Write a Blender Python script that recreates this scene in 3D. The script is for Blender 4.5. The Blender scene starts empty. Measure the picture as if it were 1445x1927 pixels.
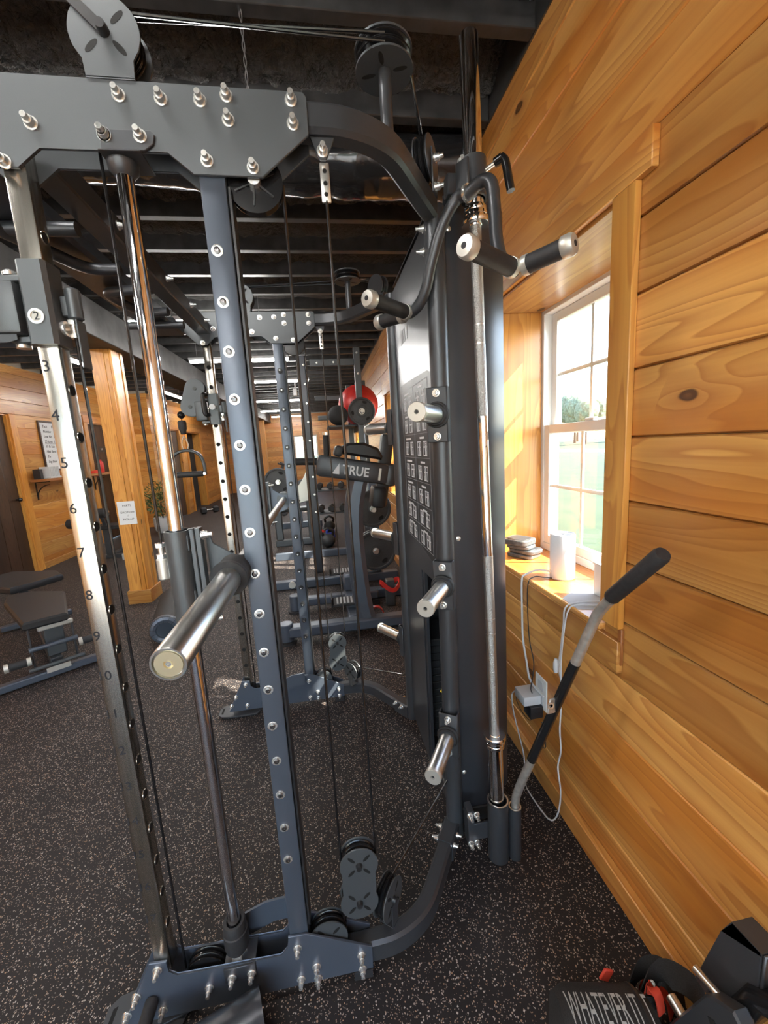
import bpy, bmesh, math, random
from mathutils import Vector, Matrix, Quaternion
C = bpy.context.scene.collection
SC = bpy.context.scene
PI = math.pi
rnd = random.Random(7)

# ------------------------------------------------------------------ camera
CAM_H = 1.42584
cam_d = bpy.data.cameras.new('camera')
cam = bpy.data.objects.new('camera', cam_d); C.objects.link(cam)
_R = Matrix(((0.98687178, -0.15045094, -0.05872483),
             (-0.08207996, -0.15406525, -0.98464551),
             (0.13909338, 0.97653900, -0.16439165)))
cam.matrix_world = Matrix.Translation((0, 0, CAM_H)) @ Matrix((_R[0], -_R[1], -_R[2])).transposed().to_4x4()
cam_d.sensor_fit = 'HORIZONTAL'; cam_d.sensor_width = 36.0
cam_d.lens = 757.0 / 1445.0 * 36.0
cam_d.clip_start = 0.02; cam_d.clip_end = 300
SC.camera = cam

# ------------------------------------------------------------------ world, sun, exposure
wld = bpy.data.worlds.new('world'); SC.world = wld; wld.use_nodes = True
wn = wld.node_tree.nodes; wl_ = wld.node_tree.links; wn.clear()
bg = wn.new('ShaderNodeBackground'); wo = wn.new('ShaderNodeOutputWorld')
sky = wn.new('ShaderNodeTexSky'); sky.sky_type = 'NISHITA'; sky.sun_disc = False
sky.sun_elevation = math.radians(43); sky.sun_rotation = math.radians(115)
sky.air_density = 1.0; sky.dust_density = 1.2; sky.ozone_density = 1.0
bg.inputs['Strength'].default_value = 0.70
wl_.new(sky.outputs[0], bg.inputs[0]); wl_.new(bg.outputs[0], wo.inputs[0])
sun_d = bpy.data.lights.new('sun', 'SUN'); sun_d.energy = 15.0; sun_d.angle = math.radians(0.6)
sun_d.color = (1.0, 0.93, 0.80)
sun = bpy.data.objects.new('sun', sun_d); C.objects.link(sun)
sun.rotation_mode = 'QUATERNION'
sun.rotation_quaternion = Vector((-1.0, 0.40, -1.0)).normalized().to_track_quat('-Z', 'Y')
sun.location = (6, -2, 8)
LED = 35.0          # emission of the ceiling tubes
vs = SC.view_settings
vs.view_transform = 'Standard'; vs.look = 'None'; vs.gamma = 1.0; vs.use_curve_mapping = False
vs.exposure = 1.42

# ------------------------------------------------------------------ materials
MATS = {}
def new_mat(name):
    m = bpy.data.materials.new(name); m.use_nodes = True
    nt = m.node_tree; b = nt.nodes['Principled BSDF']
    MATS[name] = m
    return m, nt, b
def N(nt, t, **kw):
    n = nt.nodes.new(t)
    for k, v in kw.items():
        if hasattr(n, k): setattr(n, k, v)
        else: n.inputs[k].default_value = v
    return n
def ramp(nt, fac, stops):
    r = nt.nodes.new('ShaderNodeValToRGB'); e = r.color_ramp.elements
    while len(e) < len(stops): e.new(0.5)
    for i, (p, c) in enumerate(stops):
        e[i].position = p; e[i].color = (c[0], c[1], c[2], 1) if len(c) == 3 else c
    nt.links.new(fac, r.inputs[0]); return r
def mixc(nt, fac, a, b, mode='MIX'):
    n = nt.nodes.new('ShaderNodeMix'); n.data_type = 'RGBA'; n.blend_type = mode
    def put(sock, v):
        if hasattr(v, 'node'): nt.links.new(v, sock)
        elif isinstance(v, (int, float)): sock.default_value = v
        else: sock.default_value = (v[0], v[1], v[2], 1)
    put(n.inputs[0], fac); put(n.inputs[6], a); put(n.inputs[7], b)
    return n.outputs[2]
def plain(name, col, rough=0.5, metal=0.0, noise=0.0, nscale=200.0, bump=0.0, coat=0.0, spec=0.5):
    m, nt, b = new_mat(name)
    b.inputs['Base Color'].default_value = (*col, 1); b.inputs['Roughness'].default_value = rough
    b.inputs['Metallic'].default_value = metal; b.inputs['Coat Weight'].default_value = coat
    b.inputs['Specular IOR Level'].default_value = spec
    if noise or bump:
        tc = N(nt, 'ShaderNodeTexCoord'); nz = N(nt, 'ShaderNodeTexNoise', Scale=nscale, Detail=3.0)
        nt.links.new(tc.outputs['Object'], nz.inputs['Vector'])
        if noise:
            r = ramp(nt, nz.outputs[0], [(0.3, [max(0, c * (1 - noise)) for c in col]), (0.7, [c * (1 + noise) for c in col])])
            nt.links.new(r.outputs[0], b.inputs['Base Color'])
        if bump:
            bp = N(nt, 'ShaderNodeBump', Strength=bump, Distance=0.002)
            nt.links.new(nz.outputs[0], bp.inputs['Height']); nt.links.new(bp.outputs[0], b.inputs['Normal'])
    return m

def wood(name, axis, light, mid, dark, rough=0.33, coat=0.25, knots=1.0, grain=1.0):
    """lacquered knotty board; grain runs along the given local axis"""
    m, nt, b = new_mat(name); L = nt.links
    tc = N(nt, 'ShaderNodeTexCoord'); oi = N(nt, 'ShaderNodeObjectInfo')
    off = N(nt, 'ShaderNodeVectorMath', operation='SCALE'); off.inputs[0].default_value = (37.0, 53.0, 71.0)
    L.new(oi.outputs['Random'], off.inputs['Scale'])
    add = N(nt, 'ShaderNodeVectorMath', operation='ADD'); L.new(tc.outputs['Object'], add.inputs[0]); L.new(off.outputs[0], add.inputs[1])
    def stretch(along, across):
        v = [across] * 3; v[axis] = along
        mp = N(nt, 'ShaderNodeMapping'); mp.inputs['Scale'].default_value = v
        L.new(add.outputs[0], mp.inputs['Vector']); return mp.outputs[0]
    # knots: stretched cells, only a few of them active
    sp = N(nt, 'ShaderNodeSeparateXYZ'); L.new(add.outputs[0], sp.inputs[0])
    ac = N(nt, 'ShaderNodeMath', operation='ADD'); o2 = [i for i in range(3) if i != axis]; L.new(sp.outputs[o2[0]], ac.inputs[0]); L.new(sp.outputs[o2[1]], ac.inputs[1])
    am = N(nt, 'ShaderNodeMath', operation='MULTIPLY'); am.inputs[1].default_value = 4.6; L.new(ac.outputs[0], am.inputs[0])
    bm_ = N(nt, 'ShaderNodeMath', operation='MULTIPLY'); bm_.inputs[1].default_value = 2.3; L.new(sp.outputs[axis], bm_.inputs[0])
    wv = N(nt, 'ShaderNodeTexNoise', Scale=9.0, Detail=2.0); L.new(add.outputs[0], wv.inputs['Vector'])
    cb_ = N(nt, 'ShaderNodeCombineXYZ'); L.new(am.outputs[0], cb_.inputs[0]); L.new(bm_.outputs[0], cb_.inputs[1])
    cv = mixc(nt, 0.10, cb_.outputs[0], wv.outputs['Color'], 'ADD')
    vk = N(nt, 'ShaderNodeTexVoronoi', Scale=1.0, voronoi_dimensions='2D'); L.new(cv, vk.inputs['Vector'])
    sel = ramp(nt, vk.outputs['Color'], [(0.0, (0, 0, 0)), (0.74, (0, 0, 0)), (0.75, (1, 1, 1)), (1, (1, 1, 1))])
    sel.color_ramp.interpolation = 'CONSTANT'
    core = ramp(nt, vk.outputs['Distance'], [(0.0, (0.75, 0.75, 0.75)), (0.035, (0.95, 0.95, 0.95)), (0.052, (1, 1, 1)), (0.068, (0, 0, 0)), (1, (0, 0, 0))])
    halo = ramp(nt, vk.outputs['Distance'], [(0.0, (1, 1, 1)), (0.09, (0.5, 0.5, 0.5)), (0.28, (0, 0, 0)), (1, (0, 0, 0))])
    kn = N(nt, 'ShaderNodeMath', operation='MULTIPLY'); L.new(core.outputs[0], kn.inputs[0]); L.new(sel.outputs[0], kn.inputs[1])
    kh = N(nt, 'ShaderNodeMath', operation='MULTIPLY'); L.new(halo.outputs[0], kh.inputs[0]); L.new(sel.outputs[0], kh.inputs[1])
    # growth rings: distorted bands along the board, bent round the knots
    nz = N(nt, 'ShaderNodeTexNoise', Scale=1.0, Detail=2.0); L.new(stretch(0.50, 5.0), nz.inputs['Vector'])
    ring = N(nt, 'ShaderNodeMath', operation='MULTIPLY_ADD'); ring.inputs[1].default_value = 21.0 * grain
    L.new(nz.outputs[0], ring.inputs[0])
    hs = N(nt, 'ShaderNodeMath', operation='MULTIPLY'); hs.inputs[1].default_value = 2.2; L.new(kh.outputs[0], hs.inputs[0])
    L.new(hs.outputs[0], ring.inputs[2])
    fr = N(nt, 'ShaderNodeMath', operation='FRACT'); L.new(ring.outputs[0], fr.inputs[0])
    band = ramp(nt, fr.outputs[0], [(0.0, (0.1, 0.1, 0.1)), (0.65, (0.55, 0.55, 0.55)), (0.92, (1, 1, 1)), (1.0, (0.1, 0.1, 0.1))])
    fine = N(nt, 'ShaderNodeTexNoise', Scale=1.0, Detail=4.0); L.new(stretch(1.6, 110.0), fine.inputs['Vector'])
    broad = N(nt, 'ShaderNodeTexNoise', Scale=1.0, Detail=1.0); L.new(stretch(0.7, 7.0), broad.inputs['Vector'])
    br = ramp(nt, broad.outputs[0], [(0.36, (0, 0, 0)), (0.64, (1, 1, 1))])
    c1 = mixc(nt, br.outputs[0], light, mid)
    bf = N(nt, 'ShaderNodeMath', operation='MULTIPLY'); bf.inputs[1].default_value = 0.60; L.new(band.outputs[0], bf.inputs[0])
    c2 = mixc(nt, bf.outputs[0], c1, dark)
    ff = N(nt, 'ShaderNodeMath', operation='MULTIPLY'); ff.inputs[1].default_value = 0.42; L.new(fine.outputs[0], ff.inputs[0])
    c3 = mixc(nt, ff.outputs[0], c2, dark)
    # boards differ from one to the next
    hv = N(nt, 'ShaderNodeHueSaturation'); L.new(c3, hv.inputs['Color'])
    mr = N(nt, 'ShaderNodeMapRange'); mr.inputs['To Min'].default_value = 0.74; mr.inputs['To Max'].default_value = 1.18
    L.new(oi.outputs['Random'], mr.inputs['Value']); L.new(mr.outputs[0], hv.inputs['Value'])
    khf = N(nt, 'ShaderNodeMath', operation='MULTIPLY'); khf.inputs[1].default_value = 0.45 * knots; L.new(kh.outputs[0], khf.inputs[0])
    c4 = mixc(nt, khf.outputs[0], hv.outputs[0], [d * 0.75 for d in dark])
    knf = N(nt, 'ShaderNodeMath', operation='MULTIPLY'); knf.inputs[1].default_value = 0.9 * knots; L.new(kn.outputs[0], knf.inputs[0])
    c5 = mixc(nt, knf.outputs[0], c4, (0.045, 0.014, 0.006))
    L.new(c5, b.inputs['Base Color'])
    b.inputs['Roughness'].default_value = rough; b.inputs['Coat Weight'].default_value = coat
    b.inputs['Coat Roughness'].default_value = 0.25
    bp = N(nt, 'ShaderNodeBump', Strength=0.12, Distance=0.001); L.new(fine.outputs[0], bp.inputs['Height']); L.new(bp.outputs[0], b.inputs['Normal'])
    return m

PL = ((0.82, 0.46, 0.135), (0.60, 0.245, 0.045), (0.36, 0.105, 0.017))
wood('pine_y', 1, *PL); wood('pine_x', 0, *PL)
wood('pine_z', 2, (0.80, 0.42, 0.10), (0.68, 0.30, 0.05), (0.42, 0.13, 0.02))
wood('dark_wood', 2, (0.085, 0.04, 0.02), (0.05, 0.023, 0.012), (0.02, 0.010, 0.006), rough=0.45, coat=0.1, knots=0.5)
wood('shelf_wood', 1, (0.50, 0.21, 0.06), (0.36, 0.13, 0.035), (0.2, 0.06, 0.015), rough=0.45, coat=0.1, knots=0.6)

def powder(name, col, rough=0.42):
    m, nt, b = new_mat(name); L = nt.links
    b.inputs['Base Color'].default_value = (*col, 1); b.inputs['Roughness'].default_value = rough
    b.inputs['Metallic'].default_value = 0.40; b.inputs['Specular IOR Level'].default_value = 0.7
    tc = N(nt, 'ShaderNodeTexCoord'); nz = N(nt, 'ShaderNodeTexNoise', Scale=700.0, Detail=2.0)
    L.new(tc.outputs['Object'], nz.inputs['Vector'])
    bp = N(nt, 'ShaderNodeBump', Strength=0.10, Distance=0.001); L.new(nz.outputs[0], bp.inputs['Height']); L.new(bp.outputs[0], b.inputs['Normal'])
    return m
powder('powder_black', (0.060, 0.064, 0.072), 0.36); powder('powder_grey', (0.085, 0.094, 0.102), 0.4)
powder('powder_blue_sheen', (0.095, 0.115, 0.150), 0.33)  # rack posts and bases: reflected sky blue put into the coat colour
powder('shroud_black', (0.050, 0.054, 0.064), 0.29)
plain('black_plastic', (0.02, 0.02, 0.022), 0.35)
plain('black_gloss', (0.012, 0.012, 0.013), 0.18)
plain('black_rubber', (0.022, 0.022, 0.024), 0.62, noise=0.2, nscale=90, bump=0.15)
plain('iron_plate', (0.035, 0.037, 0.040), 0.5, noise=0.25, nscale=120, bump=0.2)
plain('pad_vinyl', (0.018, 0.018, 0.020), 0.42, noise=0.15, nscale=300, bump=0.25)
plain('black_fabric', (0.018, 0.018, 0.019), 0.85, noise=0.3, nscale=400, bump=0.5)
plain('chrome', (0.86, 0.86, 0.87), 0.06, 1.0)
plain('zinc', (0.86, 0.86, 0.83), 0.27, 0.85)
plain('steel', (0.70, 0.69, 0.66), 0.28, 1.0)
plain('silver_paint', (0.62, 0.61, 0.56), 0.38, 0.6)
plain('steel_dark', (0.16, 0.15, 0.15), 0.25, 0.9)
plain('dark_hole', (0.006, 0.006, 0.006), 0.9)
plain('cable', (0.010, 0.010, 0.011), 0.25, coat=0.5)
plain('wire_grey', (0.45, 0.45, 0.46), 0.3, 0.8)
plain('white_vinyl', (0.82, 0.82, 0.80), 0.35)
plain('white_plastic', (0.62, 0.63, 0.65), 0.35)
plain('paper', (0.78, 0.80, 0.83), 0.8)
plain('paper_grey', (0.45, 0.46, 0.46), 0.8)
plain('ink', (0.015, 0.015, 0.02), 0.7)
plain('ink_grey', (0.30, 0.31, 0.33), 0.6)
plain('ink_white', (0.62, 0.63, 0.65), 0.6)
plain('decal', (0.030, 0.033, 0.038), 0.42)
plain('red_rubber', (0.55, 0.03, 0.025), 0.38, noise=0.1, nscale=20)
plain('red_fabric', (0.65, 0.06, 0.03), 0.7)
plain('blue_plastic', (0.02, 0.05, 0.45), 0.35)
plain('yellow_plastic', (0.80, 0.55, 0.02), 0.4)
plain('grey_plastic', (0.40, 0.41, 0.42), 0.4)
plain('cast_grey', (0.16, 0.165, 0.165), 0.35, 0.5, noise=0.3, nscale=60)
plain('terracotta', (0.8, 0.8, 0.78), 0.4)
plain('brown_blind', (0.16, 0.045, 0.02), 0.6)
plain('skin_pad_white', (0.7, 0.7, 0.68), 0.5)
plain('black_paint', (0.036, 0.036, 0.036), 0.40, noise=0.4, nscale=14, bump=0.4)
plain('grey_beam', (0.050, 0.050, 0.052), 0.6, noise=0.35, nscale=9, bump=0.3)
plain('black_film', (0.016, 0.016, 0.017), 0.16, coat=0.4)
plain('exterior', (0.45, 0.42, 0.36), 0.9)

def emit(name, col, s):
    m = bpy.data.materials.new(name); m.use_nodes = True; nt = m.node_tree; nt.nodes.clear()
    e = nt.nodes.new('ShaderNodeEmission'); o = nt.nodes.new('ShaderNodeOutputMaterial')
    e.inputs[0].default_value = (*col, 1); e.inputs[1].default_value = s
    nt.links.new(e.outputs[0], o.inputs[0]); MATS[name] = m
emit('led', (1.0, 0.97, 0.92), LED)

def glass(name):
    m = bpy.data.materials.new(name); m.use_nodes = True; nt = m.node_tree; nt.nodes.clear()
    t = nt.nodes.new('ShaderNodeBsdfTransparent'); g = nt.nodes.new('ShaderNodeBsdfGlossy')
    f = nt.nodes.new('ShaderNodeLayerWeight'); x = nt.nodes.new('ShaderNodeMixShader'); o = nt.nodes.new('ShaderNodeOutputMaterial')
    t.inputs[0].default_value = (0.97, 0.98, 0.97, 1); g.inputs['Roughness'].default_value = 0.02
    p = nt.nodes.new('ShaderNodeMath'); p.operation = 'POWER'; p.inputs[1].default_value = 5.0
    q = nt.nodes.new('ShaderNodeMath'); q.operation = 'MULTIPLY_ADD'; q.inputs[1].default_value = 0.9; q.inputs[2].default_value = 0.06
    nt.links.new(f.outputs['Facing'], p.inputs[0]); nt.links.new(p.outputs[0], q.inputs[0]); nt.links.new(q.outputs[0], x.inputs[0])
    nt.links.new(t.outputs[0], x.inputs[1]); nt.links.new(g.outputs[0], x.inputs[2])
    nt.links.new(x.outputs[0], o.inputs[0]); MATS[name] = m
glass('glass')

# brushed stainless post
m, nt, b = new_mat('brushed'); L = nt.links
tc = N(nt, 'ShaderNodeTexCoord'); mp = N(nt, 'ShaderNodeMapping'); mp.inputs['Scale'].default_value = (240, 240, 3)
nz = N(nt, 'ShaderNodeTexNoise', Scale=1.0, Detail=3.0); L.new(tc.outputs['Object'], mp.inputs[0]); L.new(mp.outputs[0], nz.inputs['Vector'])
r = ramp(nt, nz.outputs[0], [(0.25, (0.46, 0.43, 0.37)), (0.75, (0.68, 0.65, 0.58))]); L.new(r.outputs[0], b.inputs['Base Color'])
b.inputs['Metallic'].default_value = 1.0; b.inputs['Roughness'].default_value = 0.24
bp = N(nt, 'ShaderNodeBump', Strength=0.12, Distance=0.001); L.new(nz.outputs[0], bp.inputs['Height']); L.new(bp.outputs[0], b.inputs['Normal'])

# knurled bar
m, nt, b = new_mat('knurl'); L = nt.links
tc = N(nt, 'ShaderNodeTexCoord'); vo = N(nt, 'ShaderNodeTexVoronoi', Scale=420.0); L.new(tc.outputs['Object'], vo.inputs['Vector'])
b.inputs['Base Color'].default_value = (0.46, 0.46, 0.45, 1); b.inputs['Metallic'].default_value = 1.0; b.inputs['Roughness'].default_value = 0.38
bp = N(nt, 'ShaderNodeBump', Strength=0.6, Distance=0.002); L.new(vo.outputs['Distance'], bp.inputs['Height']); L.new(bp.outputs[0], b.inputs['Normal'])

# recycled rubber floor with flecks
m, nt, b = new_mat('rubber_floor'); L = nt.links
tc = N(nt, 'ShaderNodeTexCoord')
def flecks(scale, thr, rscale):
    v = N(nt, 'ShaderNodeTexVoronoi', Scale=scale); 
    w = N(nt, 'ShaderNodeTexNoise', Scale=scale * 0.9, Detail=1.0); L.new(tc.outputs['Object'], w.inputs['Vector'])
    mx = mixc(nt, 0.012 * 90 / scale, tc.outputs['Object'], w.outputs['Color'], 'ADD')
    L.new(mx, v.inputs['Vector'])
    s = N(nt, 'ShaderNodeSeparateColor'); L.new(v.outputs['Color'], s.inputs[0])
    on = N(nt, 'ShaderNodeMath', operation='GREATER_THAN'); on.inputs[1].default_value = thr; L.new(s.outputs[0], on.inputs[0])
    sz = N(nt, 'ShaderNodeMath', operation='LESS_THAN'); sz.inputs[1].default_value = rscale; L.new(v.outputs['Distance'], sz.inputs[0])
    a = N(nt, 'ShaderNodeMath', operation='MULTIPLY'); L.new(on.outputs[0], a.inputs[0]); L.new(sz.outputs[0], a.inputs[1])
    return a.outputs[0], s.outputs[1]
f1, t1 = flecks(185.0, 0.80, 0.40); f2, t2 = flecks(280.0, 0.84, 0.42)
big = N(nt, 'ShaderNodeTexNoise', Scale=2.2, Detail=3.0); L.new(tc.outputs['Object'], big.inputs['Vector'])
base = ramp(nt, big.outputs[0], [(0.3, (0.013, 0.011, 0.012)), (0.7, (0.021, 0.018, 0.019))])
tan = ramp(nt, t1, [(0.0, (0.40, 0.24, 0.15)), (0.4, (0.40, 0.32, 0.27)), (1.0, (0.52, 0.47, 0.44))])
tan2 = ramp(nt, t2, [(0.0, (0.28, 0.17, 0.11)), (1.0, (0.36, 0.32, 0.30))])
c = mixc(nt, f2, base.outputs[0], tan2.outputs[0]); c = mixc(nt, f1, c, tan.outputs[0])
L.new(c, b.inputs['Base Color']); b.inputs['Roughness'].default_value = 0.6; b.inputs['Specular IOR Level'].default_value = 0.3
nb = N(nt, 'ShaderNodeTexNoise', Scale=260.0, Detail=2.0); L.new(tc.outputs['Object'], nb.inputs['Vector'])
bp = N(nt, 'ShaderNodeBump', Strength=0.35, Distance=0.002); L.new(nb.outputs[0], bp.inputs['Height']); L.new(bp.outputs[0], b.inputs['Normal'])

# sprayed foam
m, nt, b = new_mat('foam'); L = nt.links
tc = N(nt, 'ShaderNodeTexCoord'); nz = N(nt, 'ShaderNodeTexNoise', Scale=30.0, Detail=5.0, Roughness=0.62); L.new(tc.outputs['Object'], nz.inputs['Vector'])
b.inputs['Base Color'].default_value = (0.055, 0.055, 0.054, 1); b.inputs['Specular IOR Level'].default_value = 1.0; b.inputs['Coat Weight'].default_value = 0.6; b.inputs['Coat Roughness'].default_value = 0.15; b.inputs['Roughness'].default_value = 0.24
bp = N(nt, 'ShaderNodeBump', Strength=1.0, Distance=0.05); L.new(nz.outputs[0], bp.inputs['Height']); L.new(bp.outputs[0], b.inputs['Normal']); L.new(bp.outputs[0], b.inputs['Coat Normal'])

# lawn
m, nt, b = new_mat('lawn'); L = nt.links
tc = N(nt, 'ShaderNodeTexCoord'); nz = N(nt, 'ShaderNodeTexNoise', Scale=1.3, Detail=6.0); L.new(tc.outputs['Object'], nz.inputs['Vector'])
r = ramp(nt, nz.outputs[0], [(0.3, (0.018, 0.034, 0.009)), (0.7, (0.036, 0.052, 0.016))]); L.new(r.outputs[0], b.inputs['Base Color']); b.inputs['Roughness'].default_value = 0.9
plain('leaf', (0.06, 0.11, 0.035), 0.5, noise=0.6, nscale=30)
plain('leaf_pale', (0.22, 0.26, 0.10), 0.5)
plain('road', (0.30, 0.29, 0.28), 0.9)
plain('bounce_slab', (0.55, 0.53, 0.50), 0.8)
plain('brass', (0.86, 0.76, 0.52), 0.34, 0.85)
plain('worn_steel', (0.62, 0.60, 0.56), 0.40, 0.8, noise=0.15, nscale=60)
plain('tree_green', (0.13, 0.17, 0.11), 0.9, noise=0.5, nscale=3)

# ------------------------------------------------------------------ mesh building
WL = {}                     # world origin of every object (nothing is rotated except copies)
class MB:
    def __init__(s, fn=None): s.bm = bmesh.new(); s.fn = fn
    def _bev(s, geom_edges, w, seg=2):
        if w > 0: bmesh.ops.bevel(s.bm, geom=geom_edges, offset=w, segments=seg, profile=0.5, affect='EDGES', clamp_overlap=True)
    def box(s, x0, x1, y0, y1, z0, z1, bev=0.0, seg=1):
        return s.obox(((x0 + x1) / 2, (y0 + y1) / 2, (z0 + z1) / 2), (abs(x1 - x0), abs(y1 - y0), abs(z1 - z0)), None, bev, seg)
    def obox(s, c, size, rot=None, bev=0.0, seg=1):
        M = Matrix.Translation(c) @ (rot.to_4x4() if rot else Matrix.Identity(4)) @ Matrix.Diagonal((*size, 1))
        g = bmesh.ops.create_cube(s.bm, size=1.0, matrix=M)
        if bev: s._bev(list({e for v in g['verts'] for e in v.link_edges}), bev, seg)
        return s
    def prism(s, pts, axis, a0, a1, bev=0.0):
        """polygon extruded along a world axis; pts are the other two coordinates in order"""
        def P(u, v, w):
            return {'x': (w, u, v), 'y': (u, w, v), 'z': (u, v, w)}[axis]
        A = [s.bm.verts.new(P(u, v, a0)) for u, v in pts]; B = [s.bm.verts.new(P(u, v, a1)) for u, v in pts]
        f = [s.bm.faces.new(A), s.bm.faces.new(list(reversed(B)))]; n = len(pts)
        for i in range(n): s.bm.faces.new((A[i], B[i], B[(i + 1) % n], A[(i + 1) % n]))
        if bev:
            s._bev(list({e for q in f for e in q.edges}), bev, 1)
        return s
    def poly3(s, P, Q):
        A = [s.bm.verts.new(p) for p in P]; B = [s.bm.verts.new(p) for p in Q]; n = len(A)
        s.bm.faces.new(A); s.bm.faces.new(list(reversed(B)))
        for i in range(n): s.bm.faces.new((A[i], B[i], B[(i + 1) % n], A[(i + 1) % n]))
        return s
    def lathe(s, prof, p0, axis=(0, 0, 1), n=24, cap=True):
        """profile [(radius, height)] turned about axis through p0"""
        q = Vector((0, 0, 1)).rotation_difference(Vector(axis).normalized()); p0 = Vector(p0); rings = []
        for r, h in prof:
            if r < 1e-6: rings.append([s.bm.verts.new(p0 + q @ Vector((0, 0, h)))])
            else: rings.append([s.bm.verts.new(p0 + q @ Vector((r * math.cos(2 * PI * i / n), r * math.sin(2 * PI * i / n), h))) for i in range(n)])
        for a, c in zip(rings, rings[1:]):
            for i in range(n):
                j = (i + 1) % n
                if len(a) == 1 and len(c) == 1: continue
                if len(a) == 1: s.bm.faces.new((a[0], c[i], c[j]))
                elif len(c) == 1: s.bm.faces.new((a[i], a[j], c[0]))
                else: s.bm.faces.new((a[i], a[j], c[j], c[i]))
        if cap and len(rings[0]) > 1: s.bm.faces.new(list(reversed(rings[0])))
        if cap and len(rings[-1]) > 1: s.bm.faces.new(rings[-1])
        return s
    def cyl(s, p0, p1, r, r1=None, n=20, bev=0.0):
        p0 = Vector(p0); p1 = Vector(p1); h = (p1 - p0).length; r1 = r if r1 is None else r1
        pr = [(r, 0), (r1, h)] if not bev else [(r - bev, 0), (r, bev), (r1, h - bev), (r1 - bev, h)]
        return s.lathe(pr, p0, p1 - p0, n)
    def hollow(s, p0, p1, r, ri, n=24, depth=None):
        h = (Vector(p1) - Vector(p0)).length; d = h if depth is None else depth
        return s.lathe([(0, h - d), (ri, h - d), (ri, h), (r, h), (r, 0), (0, 0)], p0, Vector(p1) - Vector(p0), n)
    def ring(s, p0, p1, r, ri, n=24):
        h = (Vector(p1) - Vector(p0)).length; a = Vector(p1) - Vector(p0); k0 = len(s.bm.faces)
        q = Vector((0, 0, 1)).rotation_difference(a.normalized()); P = []
        for rr, hh in ((ri, 0), (ri, h), (r, h), (r, 0)): P.append([s.bm.verts.new(Vector(p0) + q @ Vector((rr * math.cos(2 * PI * i / n), rr * math.sin(2 * PI * i / n), hh))) for i in range(n)])
        for u in range(4):
            for i in range(n): s.bm.faces.new((P[u][i], P[u][(i + 1) % n], P[(u + 1) % 4][(i + 1) % n], P[(u + 1) % 4][i]))
        return s
    def sphere(s, c, r, sc=(1, 1, 1), u=20, v=12):
        bmesh.ops.create_uvsphere(s.bm, u_segments=u, v_segments=v, radius=r, matrix=Matrix.Translation(c) @ Matrix.Diagonal((*sc, 1)))
        return s
    def sweep(s, path, sect, up=None, close=False, cap=True):
        """sweep a 2-D section along a path; up fixes the section's second axis"""
        P = [Vector(p) for p in path]; n = len(P); rings = []; prev = None
        for i in range(n):
            if close: t = (P[(i + 1) % n] - P[i - 1])
            else: t = P[min(i + 1, n - 1)] - P[max(i - 1, 0)]
            t.normalize()
            if up is not None: u = Vector(up) - t * t.dot(Vector(up)); u.normalize()
            elif prev is None:
                a = Vector((0, 0, 1)) if abs(t.z) < 0.9 else Vector((1, 0, 0)); u = (a - t * t.dot(a)).normalized()
            else: u = (prev - t * t.dot(prev)).normalized()
            prev = u; w = t.cross(u)
            k = 1.0
            if 0 < i < n - 1 and up is not None:
                c_ = (P[i] - P[i - 1]).normalized().dot((P[i + 1] - P[i]).normalized()); k = 1 / max(0.6, math.sqrt(max(0.05, (1 + c_) / 2)))
            rings.append([s.bm.verts.new(P[i] + w * (a * k) + u * b_) for a, b_ in sect])
        m = len(sect); R = list(zip(rings, rings[1:])) + ([(rings[-1], rings[0])] if close else [])
        for a, c in R:
            for i in range(m): s.bm.faces.new((a[i], a[(i + 1) % m], c[(i + 1) % m], c[i]))
        if cap and not close: s.bm.faces.new(list(reversed(rings[0]))); s.bm.faces.new(rings[-1])
        return s
    def tube(s, path, r, n=10, close=False):
        return s.sweep(path, [(r * math.cos(2 * PI * i / n), r * math.sin(2 * PI * i / n)) for i in range(n)], close=close)
    def rtube(s, path, w, h, bev=0.006, up=(0, 0, 1)):
        a, b_ = w / 2, h / 2; e = bev
        return s.sweep(path, [(a, -b_ + e), (a, b_ - e), (a - e, b_), (-a + e, b_), (-a, b_ - e), (-a, -b_ + e), (-a + e, -b_), (a - e, -b_)], up=up)
    def build(s, name, mat, parent=None, label=None, cat=None, group=None, kind=None, at=None, ang=38):
        bm = s.bm
        if s.fn:
            for v in bm.verts: v.co = s.fn(v.co)
        bmesh.ops.recalc_face_normals(bm, faces=bm.faces)
        if at is None:
            if parent is not None: at = WL[parent.name]
            else:
                lo = [min(v.co[i] for v in bm.verts) for i in range(3)]; hi = [max(v.co[i] for v in bm.verts) for i in range(3)]
                at = Vector(((lo[0] + hi[0]) / 2, (lo[1] + hi[1]) / 2, lo[2]))
        at = Vector(at)
        for v in bm.verts: v.co -= at
        me = bpy.data.meshes.new(name); bm.to_mesh(me); bm.free()
        me.polygons.foreach_set('use_smooth', [True] * len(me.polygons)); me.set_sharp_from_angle(angle=math.radians(ang))
        me.materials.append(MATS[mat])
        return link(name, me, parent, at, label, cat, group, kind)
def link(name, me, parent=None, at=(0, 0, 0), label=None, cat=None, group=None, kind=None, rot=None):
    o = bpy.data.objects.new(name, me); C.objects.link(o); at = Vector(at)
    if parent is not None: o.parent = parent; o.location = at - WL[parent.name]
    else: o.location = at
    if rot is not None: o.rotation_mode = 'QUATERNION'; o.rotation_quaternion = rot
    WL[o.name] = at
    return tag(o, label, cat, group, kind)
def tag(o, label=None, cat=None, group=None, kind=None):
    if label: o['label'] = label
    if cat: o['category'] = cat
    if group: o['group'] = group
    if kind: o['kind'] = kind
    return o
def thing(name, loc, label, cat, group=None): return link(name, None, None, loc, label, cat, group)
def struct(name, loc=(0, 0, 0)): return link(name, None, None, loc, kind='structure')
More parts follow.
